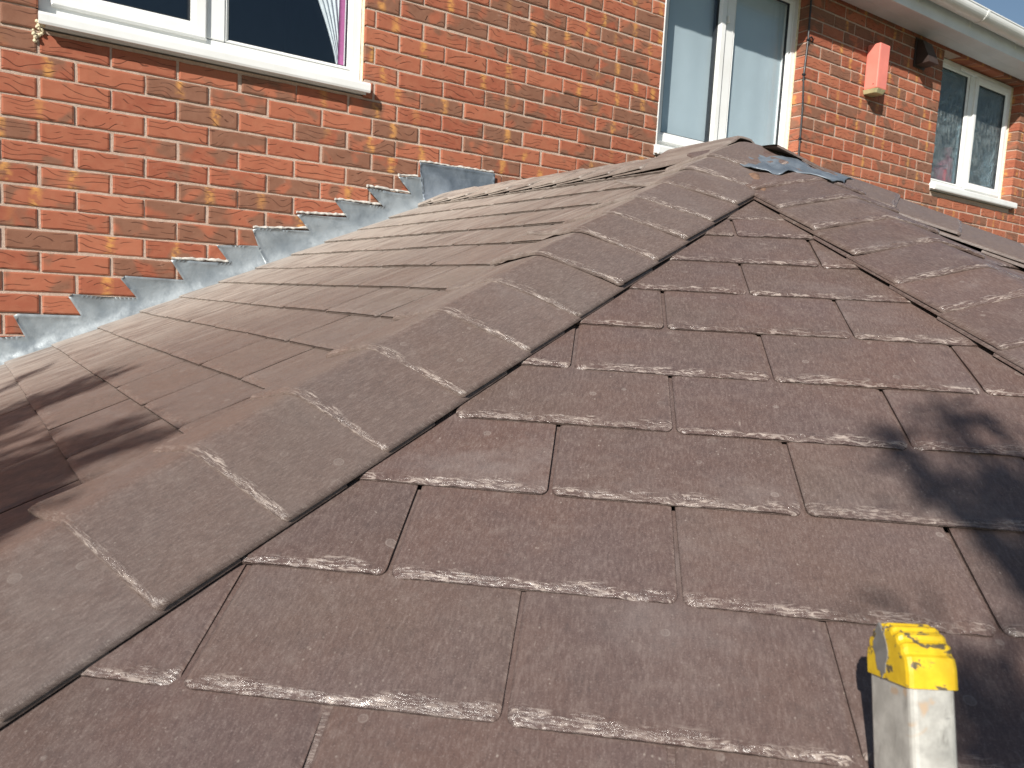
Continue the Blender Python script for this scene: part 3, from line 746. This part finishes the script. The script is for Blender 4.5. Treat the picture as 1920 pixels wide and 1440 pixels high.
# front slope, courses and joints as in the photograph
def grid_j(ph, per, lo, hi): 
    k0 = int(math.floor((lo-ph)/per))-1; return [ph+per*k for k in range(k0, k0+int((hi-lo)/per)+5)]
FC = [(.415, grid_j(.21, .60, -.5, .5)), (.548, grid_j(-.27, .62, -.6, .6)), (.648, grid_j(-.098, .318, -.7, .7)), (.790, grid_j(.055, .320, -1, 1)), (.932, grid_j(-.106, .318, -1, 1)), (1.081, grid_j(.051, .318, -1.2, 1.2)),
      (1.230, grid_j(-.106, .316, -1.2, 1.2)), (1.384, grid_j(.059, .324, -1.4, 1.4)), (1.536, grid_j(-.112, .320, -1.5, 1.5)), (1.698, grid_j(.058, .331, -1.6, 1.6)),
      (1.864, grid_j(-.447, .325, -1.8, 1.8)), (eave_s(FF)+.01, grid_j(-.290, .327, -1.9, 1.9))]
cF = [hip_clip(FF, H_LF, 1), hip_clip(FF, H_FR, -1)]
kLF = (H_LF@FF.e)/(H_LF@FF.d); kFR = (H_FR@FF.e)/(H_FR@FF.d)
lay(FF, slopes['F'], FC, cF, lambda s: (kLF*s, kFR*s), 2)
for f, cl, key, ph in ((FF, cF, 'F', -.13), (FR, [hip_clip(FR, H_FR, 1), hip_clip(FR, H_RG, -1)], 'R', .1), (FL, [hip_clip(FL, H_LF, -1), wall_clip(FL)], 'L', 0.)):     # starter course at the eaves
    js = grid_j(ph, .327, -2, 2)
    for a, b in zip(js[:-1], js[1:]):
        if f is FL or abs(a) < 1.4: slate(f, a+.003, b-.003, eave_s(f)+.004, int(a*1000)+5000, slopes[key], cl, 0, .2, -.0066)
# left slope
LS = [.160, .312, .472, .631, .785, .946, 1.098, 1.256, 1.408, 1.564, 1.720, 1.876, 2.032, eave_s(FL)+.01]
LC = [(s, grid_j(-.005 if i % 2 else -.145, .281, -1.9, 1.0)) for i, s in enumerate(LS)]
kl = (H_LF@FL.e)/(H_LF@FL.d)
lay(FL, slopes['L'], LC, [hip_clip(FL, H_LF, -1), wall_clip(FL)], lambda s: (-1.8, kl*s), 1, None, .25, .45)
# front-right slope, seen at a grazing angle
kr0 = (H_FR@FR.e)/(H_FR@FR.d); kr1 = (H_RG@FR.e)/(H_RG@FR.d)
RC = [(s, grid_j(.02 if i % 2 else .18, .32, -1.5, 1.5)) for i, s in enumerate(np.arange(.26, eave_s(FR), .156).tolist()+[eave_s(FR)+.01])]
lay(FR, slopes['R'], RC, [hip_clip(FR, H_FR, 1), hip_clip(FR, H_RG, -1)], lambda s: (kr0*s, kr1*s), 1)
# slopes facing away from the camera: simple slates joined
for f, key, cl, ul in ((FG, 'G', [hip_clip(FG, H_RG, 1), hip_clip(FG, H_GK, -1)], lambda s: (-2, 2)), (FK, 'K', [hip_clip(FK, H_GK, 1), wall_clip(FK)], lambda s: (-2, 2))):
    to = {'v': [], 'f': [], 'uv': [], 'r': []}
    C2 = [(s, grid_j(.02 if i % 2 else .18, .32, -2, 2.2)) for i, s in enumerate(np.arange(.26, eave_s(f), .156).tolist()+[eave_s(f)+.01])]
    lay(f, slopes[key], C2, cl, ul, 0, to)
    tag(mesh_obj('slate', to['v'], to['f'], M_slate, slopes[key], smooth=False, uv=to['uv'], rnd=to['r']), kind='stuff')

# ---- hip and ridge caps: folded slates lapped up the line
def cap(origin, hd, fa, fb, tb, wa, wb, seed, length=.27, lift_a=0., lift_b=0., hi=True, base=.031, tilt=.0065, name='hip_cap', wd=.005, ea=.3, mat_a=None):
    length = min(length, max(.08, tb-.012)) if name == 'hip_cap' else length
    """tb = distance of the tail from the apex; wing a on facet fa, wing b on facet fb"""
    def wing(f, other):      # in the facet, square to the line; away from it = below the other facet's plane
        c = np.cross(hd, f.n); c /= np.linalg.norm(c)
        return c if other.n@c < 0 else -c
    ca, cb = wing(fa, fb), wing(fb, fa)
    up = (fa.n+fb.n); up /= np.linalg.norm(up)
    rr = random.Random(seed); var = rr.randrange(6)+1
    N = 56 if hi else 14; rows = [0, .0012, .003, .0055, .008, .0105, .0135, .017, .0205, .027, .06, .12, .19, length] if hi else [0, .004, .012, .03, .15, length]
    xs_ = np.sort(np.r_[np.linspace(-wa, wb, N+1), -.006, -.0025, -.001, .001, .0025, .006]); N = len(xs_)-1; rad = .010; rho = .0028
    V = []; UV = []; R = []; c3 = (rr.random(), rr.random(), rr.random())
    skew = rr.gauss(0, .005)
    wav = rr.uniform(0, 6)
    for x in rows:
        ins = rad-math.sqrt(max(0, rad*rad-(rad-x)**2)) if x < rad else 0.
        for a in xs_:
            a2 = a*(1-ins/max(wa, wb))
            drop, ed = tail_drop(a+.2, x*1.2, var, .0040)
            if a < 0: ed *= ea
            de = min(a+wa, wb-a)
            if de < .006: drop += .002*(1-de/.006); ed = max(ed, .35*(1-de/.006))
            sa = .5*(-a2+math.sqrt(a2*a2+rho*rho)); sbb = .5*(a2+math.sqrt(a2*a2+rho*rho))
            k = x/length
            ta = max(0, -a)/wa; tbw = max(0, a)/wb
            hh = base + tilt*(1-k)*(1 if x < 1 else 0) - wd*(ta**1.3+tbw**1.3) + lift_a*ta**2*(1-k)**2 + lift_b*tbw**2*(1-k)**2 + .0018*math.sin(a*22+wav)*(1-k)
            nn = fa.n*(sa/(sa+sbb)) + fb.n*(sbb/(sa+sbb))
            t = tb - x + skew*a
            P = origin + hd*t + ca*sa + cb*sbb + nn*(hh-drop)
            V.append(P); UV.append((a, t)); R.append((*c3, max(0, min(1, ed))))
    n1 = N+1; F = [(j*n1+i, j*n1+i+1, (j+1)*n1+i+1, (j+1)*n1+i) for j in range(len(rows)-1) for i in range(N)]
    # thickness: skirt round the tail and both sides
    loop = [j*n1 for j in range(len(rows)-1, -1, -1)] + [i for i in range(1, N+1)] + [j*n1+N for j in range(1, len(rows))]
    b0 = len(V)
    for k_ in loop:
        a = xs_[k_ % n1]; nn = up
        V.append(V[k_] - nn*(.0058)); UV.append((UV[k_][0]+.006, UV[k_][1]+.006)); R.append((*c3, .15))
    F += [(loop[i], b0+i, b0+i+1, loop[i+1]) for i in range(len(loop)-1)]
    # underside
    b1 = len(V); und = [j*n1+i for j in (0, len(rows)-1) for i in range(n1)]
    V += [V[q]-up*.0058 for q in und]; UV += [UV[q] for q in und]; R += [(*c3, 0)]*len(und)
    F += [(b1+i+1, b1+i, b1+n1+i, b1+n1+i+1) for i in range(N)]
    # orient so that normals point up
    f0 = F[(len(rows)//2)*N+N//2]; nrm = np.cross(V[f0[1]]-V[f0[0]], V[f0[3]]-V[f0[0]])
    if nrm@up < 0: F = [f[::-1] for f in F]
    base_m = M_slate_dust_sun if name == 'ridge_cap' else M_cap
    if mat_a is None: return mesh_obj(name, V, F, base_m if fa is not FF else M_slate, cons, smooth=True, uv=UV, rnd=R)
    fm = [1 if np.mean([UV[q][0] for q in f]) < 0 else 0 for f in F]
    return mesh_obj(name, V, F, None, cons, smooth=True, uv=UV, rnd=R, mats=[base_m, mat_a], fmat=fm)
# left hip: tails measured from the photograph, then on up to the apex
t_lf = [2.290, 2.130, 1.965, 1.794, 1.624, 1.463, 1.298, 1.150, 1.005, .865, .735, .610, .480, .350, .225]
kf = np.linalg.norm([H_LF@FF.e, H_LF@FF.d])
lifts = {2: .014, 9: .030, 12: .040, 6: .005}
for i, t in enumerate(t_lf):
    cap(APEX, H_LF, FL, FF, t, .135, .183, 500+i, lift_a=lifts.get(i, .003), lift_b=.0015, hi=True, base=.041, wd=.017, tilt=.016 if t < 1.1 else .010, mat_a=M_slate_dust_sun)  # left wings take a browner colour to paint in their different sunlight
t_fr = [1.95, 1.81, 1.67, 1.535, 1.40, 1.27, 1.14, 1.009, .890, .757, .619, .482, .354, .225]
for i, t in enumerate(t_fr):
    cap(APEX, H_FR, FF, FR, t, .190, .150, 600+i, lift_a=random.Random(i).uniform(.001, .005), lift_b=.004, hi=True, ea=1., base=.034, wd=.009, tilt=.014)
for i, t in enumerate(np.arange(.43, 1.95, .165)[::-1]):
    cap(APEX, H_RG, FR, FG, t, .165, .165, 700+i, lift_a=.004, hi=True, tilt=.013, base=.046, wd=.022, ea=1.)
for i, t in enumerate(np.arange(.20, 2.3, .165)[::-1]):
    cap(APEX, H_GK, FG, FK, t, .165, .165, 720+i, hi=False)
for i, t in enumerate(np.arange(-RLEN+.150, .03, .1405)):
    last = t > -.10
    cap(APEX + (RIDGE*0), -RIDGE, FL, FK, t if not last else .0, .150, .150, 800+i, length=min(.27, t+RLEN-.016), lift_a=.006, hi=True, base=.032 + (.022 if last else 0), name='ridge_cap', wd=.0045 if not last else .022, tilt=.007)

# ---- lead saddle over the apex
def roof_z(x, y): return min(APEX[2]+f.g@(np.array([x, y])-APEX[:2]) for f in (FL, FF, FR, FG, FK))
TH_R = [(-178, .13), (-165, .17), (-150, .21), (-142, .23), (-134, .265), (-126, .272), (-121, .295), (-116, .285), (-112, .275), (-108, .31), (-102, .345), (-92, .33), (-80, .30), (-68, .285), (-56, .31), (-45, .34), (-20, .30), (0, .24)]
ta_, tr_ = zip(*TH_R); NA, NRr = 96, 16; V = []
for i in range(NA+1):
    a = ta_[0]+(ta_[-1]-ta_[0])*i/NA; rmax = np.interp(a, ta_, tr_)
    for j in range(NRr+1):
        r_ = rmax*j/NRr; x = APEX[0]+r_*math.cos(math.radians(a)); y = APEX[1]+r_*math.sin(math.radians(a))
        wv = .006*noise.noise(Vector((x*14, y*14, 2.)))+.004*noise.noise(Vector((x*40, y*40, 5.)))
        edge_l = .010*max(0, j/NRr-.75)/.25*(.5+noise.noise(Vector((a*.09, 3, 1))))
        V.append((x, y, roof_z(x, y)+.012+.043*min(1, r_/.17)+wv*1.5*(.3+j/NRr)+edge_l*.6-.004*(j/NRr)))
n1 = NRr+1; F = [(i*n1+j, i*n1+j+1, (i+1)*n1+j+1, (i+1)*n1+j) for i in range(NA) for j in range(NRr)]
b = len(V); V += [(x, y, z-.003) for x, y, z in V]; F2 = [tuple(b+q for q in f[::-1]) for f in F] + [(i*n1+NRr, b+i*n1+NRr, b+(i+1)*n1+NRr, (i+1)*n1+NRr) for i in range(NA)]
tag(mesh_obj('lead_saddle', V, F+F2, M_lead_s, cons, smooth=True), label='crumpled grey lead saddle over the apex of the slate roof')
# brown mastic between the top caps of the two front hips
ms = MB(); P0 = FF.P(-.020, .30, .040); P1 = FF.P(-.006, .405, .030)
V = []; N = 12
for i in range(N+1):
    t = i/N
    for j in range(5):
        s_ = (j-2)/2; wdt = .016*(1-.3*t)*(1+.4*noise.noise(Vector((t*6, j, 1))))
        V.append(P0*(1-t)+P1*t + FF.e*s_*wdt + FF.n*(.006*(1-s_*s_)+.002*noise.noise(Vector((t*9, j*2., 4)))))
ms.add(V, [(i*5+j, i*5+j+1, (i+1)*5+j+1, (i+1)*5+j) for i in range(N) for j in range(4)]).build('mastic_seam', simple('brown_mastic', (.17, .10, .065), .6, .25, 60, .5), cons, smooth=True)

# ---- eaves, frame and glazed walls below the roof
eave_pts = [wl0, ends['LF'], ends['FR'], ends['RG'], ends['GK'], wk0]
cen = np.array([APEX[0], -.6, 0])
inn = []
for p in eave_pts:
    q = p.copy(); q[:2] = cen[:2]+(p[:2]-cen[:2])*.93; inn.append(q)
gt = MB(); wlm = MB()
for a, b_ in zip(eave_pts[:-1], eave_pts[1:]):
    d = (b_-a); L = np.linalg.norm(d); d /= L; o = np.array([d[1], -d[0], 0]); o = o if o@((a+b_)/2-cen)*1 > 0 else -o
    q = (a+b_)/2 + np.array([0, 0, -.075])
    MB().obox(q - o*.012, d, o, np.array([0, 0, 1]), L/2, .009, .055).build('fascia', M_fascia, cons)
    pr = [(.0, .0), (.002, -.05), (.03, -.075), (.07, -.075), (.095, -.05), (.097, .0), (.092, .0), (.09, -.045), (.068, -.07), (.032, -.07), (.007, -.047), (.005, 0)]
    V = [p + o*(x+.004-.03) + np.array([0, 0, z-.045]) for p in (a, b_) for x, z in pr]; n = len(pr)
    MB().add(V, [(k, (k+1) % n, n+(k+1) % n, n+k) for k in range(n)]).build('gutter', M_upvc, cons)
for k, (a, b_) in enumerate(zip(inn[:-1], inn[1:])):
    d = b_-a; L = np.linalg.norm(d); d /= L; o = np.array([d[1], -d[0], 0]); mid = (a+b_)/2; mid[2] = 0
    MB().obox(mid+np.array([0, 0, .32]), d, o, np.array([0, 0, 1]), L/2, .05, .30).build('dwarf_wall', M_mortar, cons)
    fr = MB(); zt = EAVE-.10
    for z in (.66, zt): fr.obox(mid+np.array([0, 0, z]), d, o, np.array([0, 0, 1]), L/2, .032, .04)
    npn = max(1, round(L/.7))
    for j in range(npn+1): fr.obox(a*(1-j/npn)+b_*(j/npn)-np.array([0, 0, a[2]])+np.array([0, 0, (zt+.66)/2]), d, o, np.array([0, 0, 1]), .033, .033, (zt-.74)/2)
    fr.build('window_frame', M_upvc, cons)
    MB().obox(mid+np.array([0, 0, (zt+.66)/2]), d, o, np.array([0, 0, 1]), L/2-.01, .008, (zt-.74)/2).build('pane', M_glass, cons)

# ================================================================== STEPPED LEAD FLASHING
fl = empty('lead_flashing', (.8, -.01, -.7+Z0), 'stepped grey lead flashing zigzagging up the brick wall beside the roof', 'flashing')
def base_line(x): return ZL + gL[0]*x + gL[1]*-.02 + .004
def sheet(top_px, xend, y0, seed, mat=M_lead):
    """top_px: upper outline in the photograph, left to right; the foot lies on the slates between xend"""
    top = [on_wall(u, v, -.008) for u, v in top_px]
    xa, xb = xend; n = 24
    foot = [(xb+(xa-xb)*k/n, base_line(min(xb+(xa-xb)*k/n, 1.62))) for k in range(n+1)]
    out = [(p[0], max(p[2], base_line(min(p[0], 1.62))+.006)) for p in top] + foot
    xs0, xs1 = min(o[0] for o in out), max(o[0] for o in out); zs0, zs1 = min(o[1] for o in out), max(o[1] for o in out)
    ring = []
    for p, q in zip(out, out[1:]+out[:1]):
        m_ = max(1, int(math.hypot(q[0]-p[0], q[1]-p[1])/.014))
        ring += [Vector((p[0]+(q[0]-p[0])*k/m_, p[1]+(q[1]-p[1])*k/m_)) for k in range(m_)]
    inner = [Vector((x+(.007 if i % 2 else 0), z)) for i, z in enumerate(np.arange(zs0, zs1, .012)) for x in np.arange(xs0, xs1, .014)]
    R_ = delaunay_2d_cdt(ring+inner, [(k, (k+1) % len(ring)) for k in range(len(ring))], [list(range(len(ring)))], 1, 1e-5)
    bm = bmesh.new(); bv = [bm.verts.new((v.x, 0, v.y)) for v in R_[0]]
    for f in R_[2]: bm.faces.new([bv[k] for k in f])
    bmesh.ops.delete(bm, geom=[v for v in bm.verts if not v.link_faces], context='VERTS')
    bm.normal_update()
    for f in bm.faces:
        if f.normal.y > 0: f.normal_flip()
    bnd = {v for e in bm.edges if len(e.link_faces) == 1 for v in e.verts}
    for v in bm.verts:
        x, z = v.co.x, v.co.z; hgt = max(0, z-base_line(min(x, 1.62))); kick = .036*math.exp(-hgt/.026)
        nz = noise.noise(Vector((x*11+seed*3, z*15, 1)))*.0050 + noise.noise(Vector((x*38, z*38, seed)))*.0022
        curl = -.0045 if (v in bnd and hgt > .02) else 0
        v.co.y = y0-kick-abs(nz)-.001+curl
    ex = bmesh.ops.extrude_face_region(bm, geom=bm.faces[:])
    for v in ex['geom']:
        if isinstance(v, bmesh.types.BMVert): v.co.y += .0022
    bmesh.ops.recalc_face_normals(bm, faces=bm.faces); bm.verts.index_update()
    V = [tuple(v.co) for v in bm.verts]; F = [tuple(v.index for v in f.verts) for f in bm.faces]; bm.free()
    return mesh_obj('lead_sheet', V, F, mat, fl, smooth=True)
A = [(-90, 668), (-70, 668), (-25, 668), (-52, 630), (0, 632), (41, 630), (47, 632), (25, 592), (33, 588), (90, 590), (152, 592), (128, 556), (136, 551), (190, 556), (256, 558), (226, 523), (234, 517), (290, 521), (344, 525), (320, 488), (330, 486), (380, 491), (430, 493), (405, 460), (440, 460), (486, 461), (500, 490)]
B = [(473, 431), (485, 427), (530, 431), (580, 433), (556, 403), (566, 402), (610, 406), (650, 408), (627, 377), (640, 376), (680, 383), (718, 388), (686, 353), (700, 354), (735, 361), (770, 365), (746, 332), (760, 332), (792, 333)]
Cc = [(785, 305), (800, 307), (860, 315), (926, 326)]
sheet(A, (-.36, .80), -.0050, 1); sheet(B, (.785, 1.50), -.0085, 2); sheet(Cc, (1.49, 1.865), -.0120, 3, M_lead_d)
# pointing squeezed out along the steps
rr = random.Random(9)
def pointing(u0, v0, u1, v1, r=.006):
    a, b = on_wall(u0, v0, -.006), on_wall(u1, v1, -.006); n = max(4, int(np.linalg.norm(b-a)/.012)); pts = [a+(b-a)*k/n + np.array([0, rr.gauss(0, .001), rr.gauss(0, .0012)]) for k in range(n+1)]
    MB().tube(pts, [r*rr.uniform(.6, 1.25) for _ in pts], 7).build('pointing', M_mort_l, fl)
for s_ in ((475, 426, 578, 428), (556, 398, 650, 403), (628, 373, 716, 383), (688, 348, 768, 361), (787, 302, 925, 323), (322, 484, 428, 489), (747, 328, 783, 330)): pointing(*s_)

# ================================================================== LADDER
mdir = np.r_[-FF.d[:2]/np.linalg.norm(FF.d[:2]), 0]; th = math.radians(74)
LA = np.cos(th)*mdir + np.sin(th)*np.array([0, 0, 1.]); LE = FF.e.copy(); _c, _s = math.cos(math.radians(7.5)), math.sin(math.radians(7.5)); _r = np.array([[_c, -_s, 0], [_s, _c, 0], [0, 0, 1]]); LA, LE = _r@LA, _r@LE; LB = np.cross(LE, LA); LB = LB if LB@mdir > 0 else -LB
SW, SDp, capH = .036, .066, .010
r_ = ray(1703, 1173); TOP = CAM + r_*.632            # crown of the near stile's end cap
lad = None
foot_len = TOP[2]/LA[2]
base = TOP - LA*foot_len
lad = empty('ladder', (base[0], base[1], .02), 'scuffed aluminium ladder with a yellow end cap leaning at the eaves', 'ladder')
def stile(side):
    c = TOP + LE*side
    topc = c - LA*(SDp/2+capH+.0)            # end of the metal
    bot = c - LA*(foot_len-.03)
    mid = (topc+bot)/2; Ln = np.linalg.norm(topc-bot)
    bm = bmesh.new(); bmesh.ops.create_cube(bm, size=1)
    for v in bm.verts: v.co = (v.co.x*SW, v.co.y*SDp, v.co.z*Ln)
    es = [e for e in bm.edges if abs((e.verts[0].co-e.verts[1].co).z) > .1]
    bmesh.ops.bevel(bm, geom=es, offset=.005, segments=3, profile=.5, affect='EDGES'); bm.verts.index_update()
    V = [mid + LE*v.co.x + LB*v.co.y + LA*v.co.z for v in bm.verts]; F = [tuple(v.index for v in f.verts) for f in bm.faces]; bm.free()
    mesh_obj('stile', V, F, M_alu, lad)
    # moulded end cap: skirt and a ribbed half-round crown across the rungs' direction
    w2, R0 = SW/2+.0022, SDp/2+.0022; prof = [(-R0, -capH), (-R0, 0)]
    n = 40
    for k in range(1, n):
        a = math.pi*k/n; rr_ = R0*(1-.055*(1 if (k//2) % 2 else 0)*(1 if 3 < k < n-3 else 0)); prof.append((-rr_*math.cos(a), rr_*.98*math.sin(a)))
    prof += [(R0, 0), (R0, -capH)]
    cc = topc + LA*capH
    np_ = len(prof); bm = bmesh.new(); vs = []
    for x, ins in ((-w2, .0045), (-w2+.0012, .0018), (-w2+.004, 0), (w2-.004, 0), (w2-.0012, .0018), (w2, .0045)):
        vs.append([bm.verts.new((x, y*(1-ins/R0), z if z <= 0 else z*(1-ins/R0))) for y, z in prof])
    for a, b in zip(vs[:-1], vs[1:]):
        for k in range(np_-1): bm.faces.new((a[k], a[k+1], b[k+1], b[k]))
    bm.faces.new(vs[0][::-1]); bm.faces.new(vs[-1]); bmesh.ops.recalc_face_normals(bm, faces=bm.faces); bm.verts.index_update()
    V = [cc + LE*v.co.x + LB*v.co.y + LA*v.co.z for v in bm.verts]; F = [tuple(v.index for v in f.verts) for f in bm.faces]; bm.free()
    ec = mesh_obj('end_cap', V, F, M_yel, lad)
    n2 = 20; rc = [cc - LE*(w2+.0007) + LB*(.011*math.cos(6.2832*k/n2)*(1+.6*noise.noise(Vector((k*1.9+.3, .5, 0))))+.006) + LA*(.012+.019*math.sin(6.2832*k/n2)*(1+.5*noise.noise(Vector((k*1.7+.4, 3.3, 0))))) for k in range(n2)]
    MB().add(rc+[p+LE*.002 for p in rc], [tuple(range(n2))] + [(k, (k+1) % n2, n2+(k+1) % n2, n2+k) for k in range(n2)]).build('worn_patch', M_vent if 0 else simple('grey_worn_plastic', (.16, .155, .15), .7, .2, 60), ec)
    ft = c - LA*(foot_len-.045)
    MB().obox(ft, LE, LB, LA, SW/2+.004, SDp/2+.006, .035).build('foot', M_black, lad)
stile(0.); stile(.38)
dr = .16
while dr < foot_len-.1:
    a = TOP - LA*dr; MB().tube([a+LE*(SW/2-.003), a+LE*(.38-SW/2+.003)], .014, 12).build('rung', M_alu, lad); dr += .25

# ================================================================== TREES that shade the roof (behind the camera)
def leafy(name, label, root, tips, mat, kind, seed, spread, per, extra):
    """tips: places of the twig ends; limbs run from the trunk to them"""
    rr = random.Random(seed); e = empty(name, root, label, 'tree', None)
    root = np.asarray(root, float); zt = max(t[2] for t in tips)
    tp = [root, root+np.array([.03, .02, zt*.35]), root+np.array([-.02, .05, zt*.7]), root+np.array([.03, 0, zt*.97])]
    tr = MB().tube(tp, [.09, .07, .045, .012], 10)
    V = []; F = []
    def leaf(c, d, l, w):
        d = d/np.linalg.norm(d); s = np.cross(d, np.array([rr.gauss(0, 1), rr.gauss(0, 1), rr.gauss(0, 1)])); s /= np.linalg.norm(s)
        b = len(V); V.extend([tuple(c-d*l*.5), tuple(c+s*w*.5), tuple(c+d*l*.5), tuple(c-s*w*.5)]); F.append((b, b+1, b+2, b+3))
    allt = list(tips)
    for k in range(extra):
        a = rr.uniform(0, 6.28); hz = rr.uniform(.25, .80)*zt; rad = rr.uniform(.25, .75)*(1.1-hz/zt)
        allt.append(root+np.array([rad*math.cos(a), rad*math.sin(a), hz]))
    for t in allt:
        t = np.asarray(t, float); hz = max(.3, t[2]-np.linalg.norm(t[:2]-root[:2])*.7-.1); st = root+np.array([0, 0, min(hz, zt*.9)])
        mid = st*.45+t*.55+np.array([0, 0, .06]); tr.tube([st, mid, t], [.018, .010, .003], 5, False)
        ax = (t-mid); ax /= np.linalg.norm(ax)
        for j in range(per):
            if kind == 'needle':
                f_ = rr.random(); c = mid*(1-f_)+t*f_ + np.array([rr.gauss(0, spread), rr.gauss(0, spread), rr.gauss(0, spread*.5)])
                leaf(c, ax+np.array([rr.gauss(0, .5), rr.gauss(0, .5), rr.gauss(0, .25)]), rr.uniform(.05, .12), rr.uniform(.008, .014))
            else:
                c = t + np.array([rr.gauss(0, spread), rr.gauss(0, spread), rr.gauss(0, spread)])
                leaf(c, np.array([rr.gauss(0, 1), rr.gauss(0, 1), rr.gauss(0, 1)]), rr.uniform(.05, .10), rr.uniform(.008, .015))
    tr.build('trunk', M_bark, e, smooth=True); mesh_obj('crown', V, F, mat, e)
def back(P, t): return np.asarray(P)-LIGHT*t
def onL(u, v): return on_plane(u, v, (-gL[0], -gL[1], 1), ZL+.015)
def onF(u, v): return on_plane(u, v, (-gF[0], -gF[1], 1), APEX[2]-gF@APEX[:2]+.015)
rr = random.Random(21)
pxL = [(u+rr.gauss(0, 22), v+rr.gauss(0, 14)) for u, v in [(300, 785), (240, 815), (170, 850), (100, 900), (225, 685), (160, 715), (95, 735), (40, 720), (60, 765), (20, 780), (70, 815), (15, 830), (120, 905), (60, 935), (20, 955), (130, 960), (70, 985), (15, 1005), (100, 670), (10, 1050), (-40, 800), (-60, 900), (-40, 980), (-60, 1040), (270, 800), (205, 832), (190, 700), (130, 725), (140, 880), (45, 870), (90, 960), (150, 930), (40, 1020)] for _ in range(2)]
leafy('conifer', 'dark conifer in the garden behind the left slope', (-2.9, -2.95, 0), [back(onL(*p), 3.3+rr.uniform(-.25, .25)) for p in pxL], M_leafA, 'needle', 5, .022, 80, 26)
pxF = [(1770, 780), (1862, 792), (1663, 815), (1800, 822), (1712, 872), (1748, 918), (1790, 942), (1838, 900), (1890, 925), (1862, 952), (1905, 965), (1875, 1010), (1915, 1010), (1840, 955), (1930, 900), (1945, 960), (1915, 870), (1642, 1128), (1838, 1275), (1870, 1300), (1835, 1345), (1880, 1385), (1850, 1420), (1905, 1330), (1915, 1420), (1940, 1100), (1960, 1200)]
pxF = [(u+rr.gauss(0, 14), v+rr.gauss(0, 9)) for u, v in pxF for _ in range(1 if u < 1650 else 3)]
leafy('garden_tree', 'broad-leaved tree in the garden behind the ladder', (-1.75, -5.15, 0), [back(onF(*p), 3.4+rr.uniform(-.2, .2)) for p in pxF], M_leafB, 'broad', 6, .024, 7, 20)
